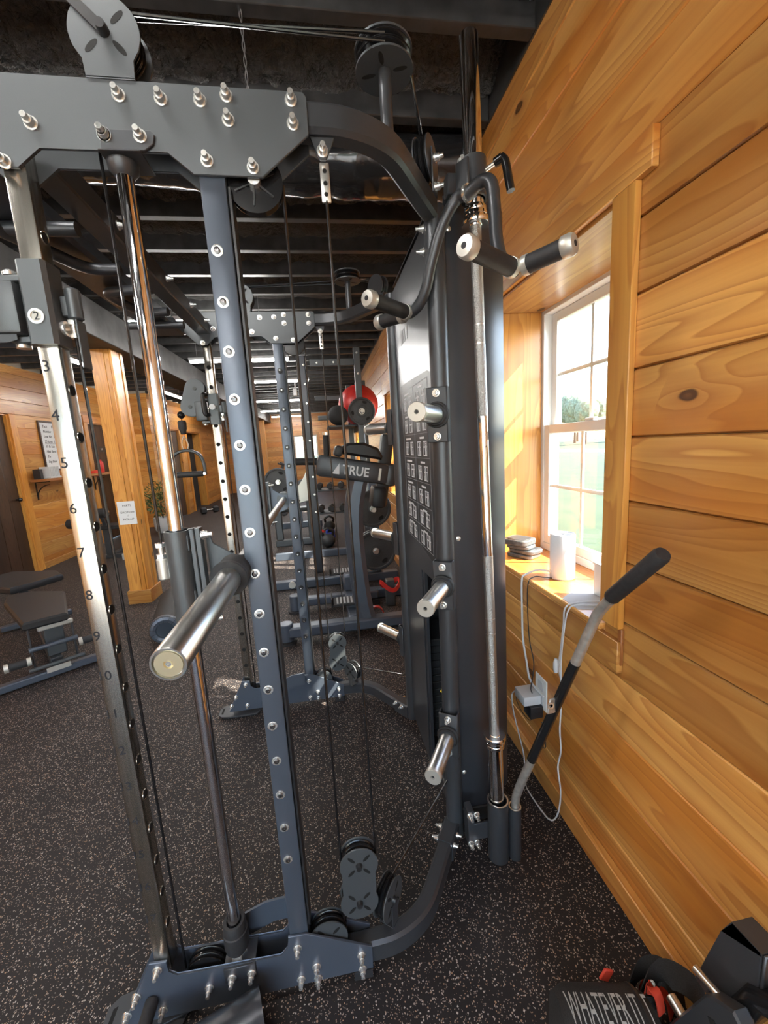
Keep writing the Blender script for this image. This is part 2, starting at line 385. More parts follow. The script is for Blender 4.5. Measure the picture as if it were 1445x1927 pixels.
def clone(o, at, parent=None, rot=None, label=None, group=None):
    """a copy of an object with copies of its parts and sub-parts (mesh data shared)"""
    c = o.copy(); C.objects.link(c); at = Vector(at)
    c.parent = parent
    c.location = at - WL[parent.name] if parent is not None else at
    if rot is not None: c.rotation_mode = 'QUATERNION'; c.rotation_quaternion = rot
    WL[c.name] = at
    if label: c['label'] = label
    if group: c['group'] = group
    for ch in [q for q in o.children]:
        d = ch.copy(); C.objects.link(d); d.parent = c; WL[d.name] = at + ch.location
        for g in [q for q in ch.children]:
            e = g.copy(); C.objects.link(e); e.parent = d; WL[e.name] = WL[d.name] + g.location
    return c
def text(name, body, size, mat, parent, at, rot, label=None, ext=0.0006, align='CENTER', sx=1.0, shear=0.0, bold=0.0):
    cu = bpy.data.curves.new(name, 'FONT'); cu.body = body; cu.size = size; cu.extrude = ext
    cu.offset = size * 0.02 * bold; cu.align_x = align; cu.align_y = 'CENTER'; cu.shear = shear; cu.resolution_u = 3
    t = bpy.data.objects.new(name, cu); C.objects.link(t)
    dg = bpy.context.evaluated_depsgraph_get(); me = bpy.data.meshes.new_from_object(t.evaluated_get(dg))
    bpy.data.objects.remove(t); me.materials.clear(); me.materials.append(MATS[mat]); me.name = name
    if sx != 1.0:
        for v in me.vertices: v.co.x *= sx
    q = rot if isinstance(rot, Quaternion) else rot.to_quaternion()
    return link(name, me, parent, at, label, rot=q)
RX = Matrix.Rotation(PI / 2, 3, 'X')                         # text read by a viewer looking along +y
FACE_XP = Matrix.Rotation(PI / 2, 3, 'Z') @ RX               # on a face looking to +x
FACE_XN = Matrix.Rotation(-PI / 2, 3, 'Z') @ RX              # on a face looking to -x
def arc(c, r, a0, a1, n=8, plane='xz'):
    out = []
    for i in range(n + 1):
        a = math.radians(a0 + (a1 - a0) * i / n); u, v = r * math.cos(a), r * math.sin(a)
        out.append({'xz': (c[0] + u, c[1], c[2] + v), 'xy': (c[0] + u, c[1] + v, c[2]), 'yz': (c[0], c[1] + u, c[2] + v)}[plane])
    return out
def smooth(P, k=6):
    """Catmull-Rom through the points"""
    P = [Vector(p) for p in P]; out = []
    for i in range(len(P) - 1):
        a, b_, c_, d = P[max(i - 1, 0)], P[i], P[i + 1], P[min(i + 2, len(P) - 1)]
        for j in range(k):
            t = j / k
            out.append(0.5 * ((2 * b_) + (c_ - a) * t + (2 * a - 5 * b_ + 4 * c_ - d) * t * t + (3 * b_ - a - 3 * c_ + d) * t ** 3))
    out.append(P[-1]); return out
# ================================================================== THE ROOM
from mathutils import noise as mnoise
CEIL = 2.735; WX = 0.807; LX = -3.95; YB = -3.3; YF = 15.4
ROWS = [0.0, 0.162, 0.348, 0.527, 0.709, 0.887, 1.063, 1.236, 1.408, 1.579, 1.758, 1.932, 2.104, 2.277, 2.448, 2.628, 2.735]
fl = MB().box(-5.2, WX + 0.03, YB - 0.1, YF + 0.1, -0.12, 0.0).build('floor', 'rubber_floor', kind='structure')

def planks(parent, axis, fixed, into, lo, hi, mat, openings=(), rows=ROWS, cuts=None, th=0.019):
    """tongue-and-groove boards, each its own object; 'into' is the sign from the room into the wall"""
    for z0, z1 in zip(rows, rows[1:]):
        segs = [(lo, hi, z0, z1)]
        for (a, b_, c_, d) in openings:
            out = []
            for (s0, s1, t0, t1) in segs:
                if s1 <= a or s0 >= b_ or t1 <= c_ or t0 >= d: out.append((s0, s1, t0, t1)); continue
                if s0 < a: out.append((s0, a, t0, t1))
                if s1 > b_: out.append((b_, s1, t0, t1))
                if t0 < c_ - 0.004: out.append((max(s0, a), min(s1, b_), t0, c_))
                if t1 > d + 0.004: out.append((max(s0, a), min(s1, b_), d, t1))
            segs = out
        for (s0, s1, t0, t1) in segs:
            joints = [s0]; p = s0 + rnd.uniform(1.6, 4.2) if cuts is None else s0 + cuts
            while p < s1 - 0.7: joints.append(p); p += rnd.uniform(2.6, 4.4)
            joints.append(s1)
            for q0, q1 in zip(joints, joints[1:]):
                mb = MB(); f0, f1 = sorted((fixed, fixed + into * th))
                if axis == 'y': mb.box(f0, f1, q0 + 0.0004, q1 - 0.0004, t0 + 0.0006, t1 - 0.0006, 0.0038)
                else: mb.box(q0 + 0.0004, q1 - 0.0004, f0, f1, t0 + 0.0006, t1 - 0.0006, 0.0038)
                mb.build('plank', mat, parent)

def backing(mb, axis, f0, f1, lo, hi, z0, z1, openings):
    ys = sorted({lo, hi, *[o[0] for o in openings], *[o[1] for o in openings]})
    def bx(a, b_, c_, d):
        if axis == 'y': mb.box(f0, f1, a, b_, c_, d)
        else: mb.box(a, b_, f0, f1, c_, d)
    for a, b_ in zip(ys, ys[1:]):
        op = [o for o in openings if o[0] <= a and o[1] >= b_]
        if not op: bx(a, b_, z0, z1)
        else: bx(a, b_, z0, op[0][2] - 0.0205); bx(a, b_, op[0][3], z1)

W1 = (1.045, 1.920, 0.850, 2.020); W2 = (4.05, 4.925, 0.850, 2.020); W3 = (8.6, 9.475, 0.850, 2.020)
OPS = [W1, W2, W3]
mb = MB(); backing(mb, 'y', WX + 0.0192, 1.185, YB - 0.12, YF + 0.12, -0.3, 3.2, OPS)
wall_r = mb.build('wall_right', 'exterior', kind='structure')
planks(wall_r, 'y', WX, 1, YB, 5.2, 'pine_y', OPS, cuts=30)
planks(wall_r, 'y', WX, 1, 5.2, YF, 'pine_y', OPS)
MB().box(WX - 0.027, WX - 0.0003, YB, YF, 0.0, 0.0835, 0.003).build('baseboard_right', 'pine_y', kind='structure')

# left wall in two steps, far wall, wall behind the camera
D1 = (4.95, 5.95, 0.0, 2.10); D2 = (7.72, 8.55, 0.0, 2.10)
mb = MB(); backing(mb, 'y', LX - 0.2, LX - 0.0192, YB - 0.12, 9.0, -0.3, 3.2, [D1, D2])
wall_l = mb.build('wall_left', 'exterior', kind='structure')
planks(wall_l, 'y', LX, -1, YB, 9.0, 'pine_y', [D1, D2])
LX2 = -3.42; D3 = (9.75, 10.60, 0.0, 2.06); D4 = (11.15, 12.30, 0.0, 2.06)
mb = MB(); backing(mb, 'y', LX2 - 0.2, LX2 - 0.0192, 9.2, YF + 0.12, -0.3, 3.2, [D3, D4])
wall_l2 = mb.build('wall_left_far', 'exterior', kind='structure')
planks(wall_l2, 'y', LX2, -1, 9.0, YF, 'pine_y', [D3, D4])
wall_j = MB().box(LX - 0.2, LX2 - 0.02, 9.02, 9.19, -0.3, 3.2).build('wall_jog', 'exterior', kind='structure')
planks(wall_j, 'x', 9.0, 1, LX, LX2, 'pine_x', cuts=30)
FW = (-1.00, -0.15, 0.95, 1.95)
mb = MB(); backing(mb, 'x', YF + 0.0192, YF + 0.22, -3.7, 1.2, -0.3, 3.2, [FW])
wall_f = mb.build('wall_far', 'exterior', kind='structure')
planks(wall_f, 'x', YF, 1, LX2, WX, 'pine_x', [FW])
BW = [(-3.7, -2.2, 0.06, 2.45), (-2.1, -0.70, 0.06, 2.45), (-0.6, 0.70, 0.06, 2.45)]
mb = MB(); backing(mb, 'x', YB - 0.22, YB - 0.0192, LX - 0.2, 1.2, -0.3, 3.2, BW)
wall_b = mb.build('wall_back', 'exterior', kind='structure')
planks(wall_b, 'x', YB, -1, LX, WX, 'pine_x', BW)
for i, w in enumerate(BW):
    o = struct('window_%d' % (5 + i), (w[0], YB - 0.1, w[2]))
    for a in ((w[0], w[0] + 0.06, w[2], w[3]), (w[1] - 0.06, w[1], w[2], w[3]), (w[0] + 0.06, w[1] - 0.06, w[2], w[2] + 0.07), (w[0] + 0.06, w[1] - 0.06, w[3] - 0.07, w[3])):
        MB().box(a[0], a[1], YB - 0.14, YB - 0.06, a[2], a[3], 0.004).build('frame', 'white_vinyl', o)
    MB().box(w[0] + 0.06, w[1] - 0.06, YB - 0.105, YB - 0.10, w[2] + 0.07, w[3] - 0.07).build('pane', 'glass', o)
for nm, x0, x1, y0, y1 in (('baseboard_left', LX + 0.0003, LX + 0.02, 5.98, 7.62), ('baseboard_left_far', LX2 + 0.0003, LX2 + 0.02, 12.4, YF), ('baseboard_jog', LX, LX2, 8.98, 8.9997)):
    MB().box(x0, x1, y0, y1, 0.0, 0.085, 0.003).build(nm, 'pine_y', kind='structure')

# ceiling: foam between black joists, unseen slab added over it to block sky light
bmf = MB()
def sheet(y0, y1, st):
    nx = int((WX + 0.02 + 4.0) / st); ny = max(1, int((y1 - y0) / st)); g = []
    for j in range(ny + 1):
        row = []
        for i in range(nx + 1):
            x = -4.0 + (WX + 0.02 + 4.0) * i / nx; y = y0 + (y1 - y0) * j / ny
            k = ((y - 1.47) / 0.38) % 1.0; hump = 0.035 * math.cos(2 * PI * k)
            z = 2.845 + 0.018 * mnoise.noise((x * 3, y * 3, 1.0)) + 0.014 * mnoise.noise((x * 11, y * 11, 4.0)) + 0.034 * abs(mnoise.noise((x * 19, y * 19, 9.0))) + 0.014 * mnoise.noise((x * 42, y * 42, 2.0)) - hump
            row.append(bmf.bm.verts.new((x, y, z)))
        g.append(row)
    for j in range(ny):
        for i in range(nx): bmf.bm.faces.new((g[j][i], g[j][i + 1], g[j + 1][i + 1], g[j + 1][i]))
sheet(-3.35, 0.6, 0.2); sheet(0.6, 1.2, 0.06); sheet(1.2, 2.7, 0.012); sheet(2.7, 3.6, 0.03); sheet(3.6, 6.5, 0.06); sheet(6.5, 15.5, 0.2)
ceil = bmf.build('ceiling', 'foam', kind='structure', at=(-1.6, 6.0, 2.8), ang=180)
MB().box(-5.2, 1.19, YB - 0.2, YF + 0.2, 3.0, 3.1).build('roof_blocker', 'exterior', ceil)  # unseen box, added to keep sky light out from above
MB().box(WX - 0.004, WX + 0.0185, YB, YF, 2.7355, 2.95).build('rim_board', 'black_paint', ceil)
jm = None
for k in range(-12, 37):
    y = 1.475 + 0.38 * k
    if y < YB + 0.05 or y > YF - 0.05: continue
    if jm is None:
        jo = MB().box(LX, WX - 0.0045, y - 0.023, y + 0.023, CEIL, 2.93, 0.003).build('joist', 'black_paint', ceil, at=(-1.6, y, 2.8)); jm = jo.data
    else: link('joist', jm, ceil, (-1.6, y, 2.8))
MB().box(-2.10, -1.76, YB, YF - 0.001, 2.44, 2.7345, 0.006).build('trim_1', 'grey_beam', kind='structure', label='dark painted box beam under the ceiling joists')

# pine clad columns under the beam
def column(x0, x1, y0, y1, zt, lab):
    o = struct('wooden_column', ((x0 + x1) / 2, (y0 + y1) / 2, 0)); o['label'] = lab
    w = 0.10; t = 0.02
    for b_ in ((x0 + 0.0005, x0 + 0.115, y0, y0 + t), (x0 + 0.1165, x1 - t - 0.001, y0 + 0.002, y0 + t), (x0, x1, y1 - t, y1), (x0 + 0.0005, x0 + t, y0 + t + 0.001, y1 - t - 0.001),
               (x1 - t, x1, y0 + 0.003, y0 + 0.11), (x1 - t - 0.003, x1 - 0.003, y0 + 0.112, y1 - 0.065), (x1 - t, x1 + 0.004, y1 - 0.063, y1 - t - 0.001)):
        MB().box(*b_, 0.0, zt, 0.003).build('board', 'pine_z', o)
    for b_ in ((x0 - 0.018, x1 + 0.018, y0 - 0.018, y0 - 0.0005), (x1 + 0.0045, x1 + 0.022, y0 - 0.0004, y1 + 0.018), (x0 - 0.018, x0 - 0.0005, y0 - 0.0004, y1 + 0.018)):
        MB().box(*b_, 0.0, 0.135, 0.003).build('base_trim', 'pine_x', o)
    return o
column(-2.015, -1.835, 4.19, 4.42, 2.4395, 'nearest pine clad column, with a paper notice on it')
column(-2.05, -1.85, 10.3, 10.55, 2.4395, 'second pine clad column under the dark beam')
column(-2.0, -1.8, 13.7, 13.95, 2.4395, 'farthest pine clad column under the dark beam')

# ---- windows in the right wall
def window(n, w, near, full=True):
    y0, y1, z0, z1 = w
    o = struct('window_%d' % n, (1.0, (y0 + y1) / 2, z0))
    P = lambda nm, mt, *a, **k: MB().box(*a, k.get('bev', 0.002)).build(nm, mt, o)
    xi, xo = WX - 0.019, 1.085
    P('sill', 'pine_y', WX - 0.0195, xo + 0.03, y0 + 0.0005, y1 - 0.0005, z0 - 0.02, z0, bev=0.004)
    P('sill_apron', 'pine_y', WX - 0.019, WX - 0.0003, y0 - 0.08, y1 + 0.08, z0 - 0.118, z0 - 0.0205)
    P('head_jamb', 'pine_y', WX + 0.0005, xo, y0 + 0.0005, y1 - 0.0005, z1 - 0.019, z1 - 0.0003)
    for a, b_ in ((y0 - 0.0005, y0 - 0.019), (y1 - 0.019, y1 - 0.0003)):
        P('side_jamb', 'pine_z', WX + 0.0005, xo, min(a, b_) + 0.0005, max(a, b_), z0 + 0.0003, z1 - 0.0195)
    P('casing', 'pine_z', xi, WX - 0.0003, y0 - 0.080, y0, z0 - 0.002 if n != 1 else 0.868, z1 - 0.008)
    P('casing', 'pine_z', xi, WX - 0.0003, y1, y1 + 0.080, z0 - 0.0015, z1 - 0.008)
    P('header_casing', 'pine_y', xi - 0.001, WX - 0.0003, y0 - 0.128, y1 + 0.128, z1 - 0.0075, z1 + 0.078)
    if n == 1: P('casing_block', 'shelf_wood', WX - 0.010, WX - 0.0003, y0 - 0.083, y0 - 0.066, 0.756, 0.867)
    # white double-hung unit
    f = 0.035; X0, X1 = 1.086, 1.172
    for a in ((y0, y0 + f, z0, z1), (y1 - f, y1, z0, z1)): P('frame', 'white_vinyl', X0, X1, *a)
    for a in ((y0 + f, y1 - f, z0 + 0.0005, z0 + f), (y0 + f, y1 - f, z1 - f, z1)): P('frame', 'white_vinyl', X0, X1, *a)
    zm = 1.452
    for nm, xa, xb, za, zb in (('lower_sash', 1.092, 1.122, z0 + f + 0.001, zm + 0.022), ('upper_sash', 1.128, 1.158, zm - 0.022, z1 - f - 0.001)):
        s = MB(); ya, yb = y0 + f + 0.001, y1 - f - 0.001; r = 0.040
        s.box(xa, xb, ya, ya + r, za, zb, 0.002).box(xa, xb, yb - r, yb, za, zb, 0.002).box(xa, xb, ya + r, yb - r, za, za + r, 0.002).box(xa, xb, ya + r, yb - r, zb - r, zb, 0.002)
        so = s.build(nm, 'white_vinyl', o)
        gy0, gy1, gz0, gz1 = ya + r, yb - r, za + r, zb - r; xm = (xa + xb) / 2
        m_ = MB()
        for i in (1, 2):
            yy = gy0 + (gy1 - gy0) * i / 3; m_.box(xm - 0.004, xm + 0.004, yy - 0.008, yy + 0.008, gz0, gz1)
        zz = (gz0 + gz1) / 2; m_.box(xm - 0.0045, xm + 0.0045, gy0, gy1, zz - 0.008, zz + 0.008); m_.build('muntin', 'white_vinyl', so)
        MB().box(xm - 0.0065, xm - 0.0055, gy0, gy1, gz0, gz1).build('pane', 'glass', so)
    MB().box(1.094, 1.118, 1.52 + y0 - 1.045, 1.58 + y0 - 1.045, zm + 0.0225, zm + 0.036, 0.004).build('sash_lock', 'white_vinyl', o)
    return o
window(1, W1, True); window(2, W2, False); window(3, W3, False)
o = struct('window_4', (-0.575, YF + 0.1, 0.95))
for a in ((FW[0], FW[0] + 0.05, FW[2], FW[3]), (FW[1] - 0.05, FW[1], FW[2], FW[3]), (FW[0] + 0.05, FW[1] - 0.05, FW[2], FW[2] + 0.05), (FW[0] + 0.05, FW[1] - 0.05, FW[3] - 0.05, FW[3])):
    MB().box(a[0], a[1], YF + 0.06, YF + 0.12, a[2], a[3]).build('frame', 'white_vinyl', o)
MB().box(FW[0] + 0.05, FW[1] - 0.05, YF + 0.088, YF + 0.092, FW[2] + 0.05, FW[3] - 0.05).build('pane', 'glass', o)
for a in ((FW[0] - 0.09, FW[0], FW[2] - 0.02, FW[3] + 0.09), (FW[1], FW[1] + 0.09, FW[2] - 0.02, FW[3] + 0.09), (FW[0], FW[1], FW[3], FW[3] + 0.09), (FW[0] - 0.1, FW[1] + 0.1, FW[2] - 0.06, FW[2] - 0.021)):
    MB().box(a[0], a[1], YF - 0.02, YF - 0.0003, a[2], a[3], 0.002).build('casing', 'pine_z', o)
for k in range(22):
    MB().box(FW[0] + 0.052, FW[1] - 0.052, YF + 0.012, YF + 0.034, FW[3] - 0.05 - 0.023 * k - 0.004, FW[3] - 0.05 - 0.023 * k).build('blind_slat', 'brown_blind', o)

# ---- doors in the left walls
def door(n, x, d, mat='dark_wood', leaf=True, sign=False, latch=None):
    y0, y1, z0, z1 = d
    o = struct('door_%d' % n, (x, (y0 + y1) / 2, 0))
    for a in ((y0 - 0.11, y0), (y1, y1 + 0.11)): MB().box(x + 0.0003, x + 0.022, *a, 0.0, z1 + 0.0, 0.003).build('casing', 'pine_z', o)
    MB().box(x + 0.0003, x + 0.024, y0 - 0.115, y1 + 0.115, z1, z1 + 0.115, 0.003).build('header_casing', 'pine_y', o)
    for a in ((y0 + 0.0005, y0 + 0.02), (y1 - 0.02, y1 - 0.0005)): MB().box(x - 0.19, x - 0.001, *a, 0.0, z1 - 0.02).build('side_jamb', 'pine_z', o)
    MB().box(x - 0.19, x - 0.001, y0, y1, z1 - 0.02, z1 - 0.0005).build('head_jamb', 'pine_y', o)
    if leaf:
        nb = 5; w = (y1 - y0 - 0.044) / nb
        for i in range(nb): MB().box(x - 0.075, x - 0.035, y0 + 0.022 + w * i + 0.0008, y0 + 0.022 + w * (i + 1) - 0.0008, 0.012, z1 - 0.022, 0.004).build('door_board', mat, o)
        for zz in (0.35, z1 - 0.45): MB().box(x - 0.034, x - 0.030, y0 + 0.03, y0 + 0.09, zz - 0.05, zz + 0.05, 0.001).build('hinge', 'black_gloss', o)
        k = MB(); k.cyl((x - 0.034, y1 - 0.09, 1.0), (x - 0.005, y1 - 0.09, 1.0), 0.012).sphere((x + 0.012, y1 - 0.09, 1.0), 0.026, u=14, v=8); k.build('knob', 'black_gloss', o)
    else:
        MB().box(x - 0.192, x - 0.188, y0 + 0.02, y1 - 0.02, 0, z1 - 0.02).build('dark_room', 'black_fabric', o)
    if sign:
        q = MB().box(x - 0.034, x - 0.030, y0 + 0.33, y0 + 0.58, 1.60, 1.70, 0.001).build('sign_plate', 'black_plastic', o)
        text('sign_text', '5 ft', 0.05, 'ink_white', q, (x - 0.0292, y0 + 0.43, 1.65), FACE_XP)
    return o
door(1, LX, D1); door(2, LX, D2, sign=True); door(3, LX2, D3); door(4, LX2, D4, leaf=False)

# ---- outside
MB().box(-80, 120, -70, 120, -0.75, -0.55).build('lawn', 'lawn', kind='structure', label='mown green lawn seen through the window')
MB().box(-9, 6, -14, YB - 0.25, -0.5485, -0.10).build('bounce_slab', 'bounce_slab', kind='structure', label='unseen pale slab added outside the glazed end wall for bounce light')  # unseen slab added to bounce daylight in and brighten low reflections
MB().box(27, 32, -60, 110, -0.549, -0.53).build('road', 'road', kind='structure', label='pale road across the lawn')
for i, (x, y, h) in enumerate(((46, 66, 7.5), (52, 78, 9), (58, 70, 8), (50, 90, 8), (62, 92, 10))):
    t = thing('distant_tree', (x, y, -0.55), ['lowest round tree past the road', 'tall pale tree past the road', 'bushy tree past the road', 'tree farthest left past the road', 'tallest tree at the edge of the lawn'][i], 'tree', 'trees past the road')
    MB().cyl((x, y, -0.55), (x, y, h * 0.4), 0.3, 0.2, 8).build('trunk', 'dark_wood', t)
    c_ = MB()
    for k in range(7):
        c_.sphere((x + rnd.uniform(-2, 2), y + rnd.uniform(-2, 2), h * rnd.uniform(0.45, 0.8)), h * rnd.uniform(0.2, 0.3), u=9, v=6)
    c_.build('crown', 'tree_green', t)

# ---- black wrapped duct between the joists, twisted wire, ceiling lights
d_ = MB(); ring = []
nU, nV = 120, 28
for i in range(nU + 1):
    x = -2.05 + 2.84 * i / nU; rr = []
    for j in range(nV):
        a = 2 * PI * j / nV
        r_ = 0.135 + 0.012 * mnoise.noise((x * 3.0, math.cos(a) * 1.2, math.sin(a) * 1.2)) + 0.007 * mnoise.noise((x * 22, math.cos(a) * 2.5 + x * 6, math.sin(a) * 2.5)) - 0.012 * math.exp(-((x - 0.12) / 0.05) ** 2)
        rr.append(d_.bm.verts.new((x, 2.03 + r_ * math.cos(a), 2.69 + r_ * math.sin(a) * 0.92 - 0.02 * math.sin((x + 0.2) * 2.2))))
    ring.append(rr)
for a, b_ in zip(ring, ring[1:]):
    for j in range(nV): d_.bm.faces.new((a[j], a[(j + 1) % nV], b_[(j + 1) % nV], b_[j]))
d_.bm.faces.new(ring[0]); d_.bm.faces.new(ring[-1])
d_.build('air_duct', 'black_film', label='black film wrapped air duct hung between the ceiling joists', cat='duct', ang=60)
tw = MB()
for ph in (0, PI): tw.tube([(-0.137 + 0.010 * t + 0.0035 * math.cos(t * 42 + ph), 1.50 - 0.12 * t + 0.0035 * math.sin(t * 42 + ph), 2.86 - 0.62 * t) for t in [i / 60 for i in range(61)]], 0.0017, 5)
tw.build('twisted_wire', 'wire_grey', label='twisted grey wire hanging from the black ceiling foam', cat='wire')

def strip_light(x, y, z, ln, along, label, first=[None, None]):
    o = thing('strip_light', (x, y, z), label, 'light', 'LED strip lights')
    i = 0 if along == 'x' else 1
    if first[i] is None:
        h = ln / 2
        s = (lambda a, b_, c_, d, e, f: (a, b_, c_, d, e, f)) if along == 'x' else (lambda a, b_, c_, d, e, f: (c_, d, a, b_, e, f))
        def bx(*q):
            a, b_, c_, d, e, f = s(*q); return (x + a, x + b_, y + c_, y + d, z + e, z + f)
        p = MB().box(*bx(-h, h, -0.03, 0.03, 0.028, 0.06), 0.004).build('housing', 'white_plastic', o)
        q = MB().box(*bx(-h + 0.01, h - 0.01, -0.024, 0.024, 0.0, 0.0275), 0.008).build('tube', 'led', o)
        r = [MB().box(*bx(e - 0.002, e + 0.002, -0.002, 0.002, 0.061, 2.90 - z)).build('hanger', 'wire_grey', o) for e in (-h + 0.1, h - 0.1)]
        first[i] = (p.data, q.data, r[0].data, r[1].data)
    else:
        for nm, me in zip(('housing', 'tube', 'hanger', 'hanger'), first[i]): link(nm, me, o, (x, y, z))
    return o
for (x, y, w) in ((-0.95, 3.89, 'nearest row over the rack'), (-0.92, 5.45, 'second row'), (-0.72, 7.12, 'third row'), (-0.92, 9.8, 'fourth row'), (-1.05, 12.2, 'fifth row'), (-1.0, 14.3, 'last row before the far wall')):
    strip_light(x, y, 2.55, 1.2, 'x', 'white LED strip light across the room, ' + w)
for (x, y, w) in ((-0.9, 0.75, 'just before'), (-0.9, -0.9, 'a step before'), (-0.9, -2.4, 'well before')): strip_light(x, y, 2.55, 1.2, 'x', 'unseen white LED strip light added overhead ' + w + ' the rack')  # unseen lamp rows added to light the foreground
for (x, y, w) in ((-2.69, 5.4, 'just left of the nearest column'), (-2.66, 8.1, 'above the potted plant'), (-2.7, 11.0, 'by the far doors'), (-2.7, 2.6, 'above the adjustable bench'), (-2.7, -0.4, 'at the near end')):
    strip_light(x, y, 2.55, 1.2, 'y', 'white lengthwise LED strip light beyond the dark beam, ' + w)
# ================================================================== THE RACK (smith machine with cable columns)
YM = 1.527
rack = thing('smith_cable_rack', (-0.15, YM, 0.0), 'large black steel smith machine and cable rack standing before the window', 'gym machine')
def near(p): return Vector(p)
def far(p): return Vector((p[0] - 0.010, 2 * YM - p[1], p[2]))
def fm(mir): return (lambda c: Vector((c.x - 0.010, 2 * YM - c.y, c.z))) if mir else None

# shared small hardware (local origin, head towards -y)
def proto(mb, mat):
    bm = mb.bm; bmesh.ops.recalc_face_normals(bm, faces=bm.faces)
    me = bpy.data.meshes.new('p'); bm.to_mesh(me); bm.free()
    me.polygons.foreach_set('use_smooth', [True] * len(me.polygons)); me.set_sharp_from_angle(angle=math.radians(38)); me.materials.append(MATS[mat]); return me
NB = MB(); NB.cyl((0, 0, 0), (0, -0.0025, 0), 0.0115, n=18).cyl((0, -0.0025, 0), (0, -0.0125, 0), 0.0092, 0.0078, n=12).cyl((0, -0.0125, 0), (0, -0.0225, 0), 0.0056, 0.0050, n=12)
BOLT = proto(NB, 'zinc')
NB = MB(); NB.lathe([(0.0112, 0), (0.0112, 0.0016), (0.0086, 0.0022), (0.0060, 0.0018), (0.0046, 0.0050), (0.0025, 0.0052), (0.0022, 0.0030), (0, 0.0030)], (0, 0, 0), (0, -1, 0), 20)
EYELET = proto(NB, 'zinc')
NB = MB(); NB.cyl((0, 0, 0), (0, -0.004, 0), 0.0125, n=16).cyl((0, -0.004, 0), (0, -0.016, 0), 0.0105, n=6)
PEG = proto(NB, 'black_plastic')
NB = MB(); NB.lathe([(0.0062, 0.0), (0.0062, 0.0036), (0.0040, 0.0044), (0.0024, 0.0044), (0.0024, 0.0030), (0, 0.0030)], (0, 0, 0), (0, -1, 0), 16)
SOCK = proto(NB, 'steel_dark')
NB = MB(); NB.cyl((0, 0, 0), (0, -0.004, 0), 0.0038, n=10)
PEGTIP = proto(NB, 'zinc')
NB = MB(); NB.lathe([(0.0098, 0.0004), (0.0112, 0.0012), (0.0116, 0.0)], (0, 0, 0), (0, -1, 0), 20)
RIM = proto(NB, 'brushed')
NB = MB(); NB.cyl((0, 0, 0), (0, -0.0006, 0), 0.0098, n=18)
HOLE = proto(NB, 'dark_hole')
YN = Vector((0, -1, 0))
def bolt(at, direction=(0, -1, 0), me=None, name='bolt', parent=None):
    return link(name, me or BOLT, parent or rack, at, rot=YN.rotation_difference(Vector(direction).normalized()))

TOP = [(-0.530, 2.089), (0.018, 2.087), (0.025, 2.079), (0.024, 2.016), (-0.069, 1.941), (-0.194, 1.942), (-0.234, 1.978), (-0.448, 1.977), (-0.486, 1.944), (-0.530, 1.944), (-0.585, 2.0), (-0.585, 2.06)]
TOPB = [(-0.304, 2.063), (-0.453, 2.013), (-0.506, 1.952), (-0.234, 2.061), (-0.167, 2.062), (-0.12, 2.072), (-0.004, 2.071), (-0.121, 2.033), (-0.004, 2.032), (-0.167, 1.965), (-0.085, 1.956)]
BASE = [(-0.525, 0.202), (-0.484, 0.198), (-0.484, 0.166), (-0.465, 0.149), (-0.212, 0.136), (-0.193, 0.156), (-0.190, 0.189), (-0.145, 0.187), (-0.050, 0.137), (0.023, 0.098), (0.022, 0.028), (-0.610, 0.030)]
BASEB = [(-0.507, 0.181), (-0.565, 0.115), (-0.511, 0.057), (-0.395, 0.092), (-0.594, 0.065), (-0.169, 0.151), (-0.126, 0.079), (-0.169, 0.050), (-0.125, 0.040), (-0.007, 0.081), (-0.007, 0.036)]
PATH = [(-0.04, 0.911), (0.02, 0.911), (0.075, 0.913), (0.115, 0.922), (0.15, 0.937), (0.18, 0.957), (0.205, 0.982), (0.232, 1.020), (0.28, 1.092), (0.345, 1.188)]
Z0T, Z1T = 2.028, 2.083

def pulley(c, r, mir, axis=(0, 1, 0), grooves=1, cover=None, w=0.012, cov_r=None, mat='powder_grey'):
    """grooved sheaves between two pierced cover plates, axis along 'axis'"""
    c = Vector(c); a = Vector(axis).normalized(); g = []
    tot = w * grooves; f = fm(mir)
    for k in range(grooves):
        p = c + a * (-tot / 2 + w * k)
        m_ = MB(f).lathe([(0.010, 0), (r, 0.0005), (r, 0.0025), (r * 0.84, w * 0.5), (r, w - 0.0025), (r, w - 0.0005), (0.010, w)], p, a, 28)
        g.append(m_.build('sheave', 'black_gloss', rack))
    return g
def cover(c, r, mir, axis=(0, 1, 0), th=0.004, mat='powder_grey', slots=4, rot=0.7):
    c = Vector(c); a = Vector(axis).normalized()
    return MB(fm(mir)).lathe([(0, 0), (r, 0), (r, th), (0, th)], c, a, 32).build('pulley_cover', mat, rack)
def slots(c, r, mir, nrm, host, up=(0, 0, 1), rot=0.75, n=4, skip=()):
    """the leaf shaped openings in a pulley cover"""
    c = Vector(c); nn = Vector(nrm).normalized(); u = Vector(up); u = (u - nn * nn.dot(u)).normalized(); v = nn.cross(u)
    for k in range(n):
        if k in skip: continue
        a = rot + k * 2 * PI / n; d = u * math.cos(a) + v * math.sin(a); e = nn.cross(d)
        m_ = MB(fm(mir)); P = []
        for i in range(14):
            t = 2 * PI * i / 14; P.append(c + d * (r * 0.56 + r * 0.25 * math.cos(t)) + e * (r * 0.085 * math.sin(t)))
        m_.poly3([p + nn * 0.0004 for p in P], [p - nn * 0.0004 for p in P]); m_.build('slot', 'dark_hole', host)
def hub(c, nrm, mir, r=0.009, h=0.010):
    c = Vector(c); MB(fm(mir)).cyl(c, c + Vector(nrm).normalized() * h, r, r * 0.8, 12).build('pulley_bolt', 'black_plastic', rack)

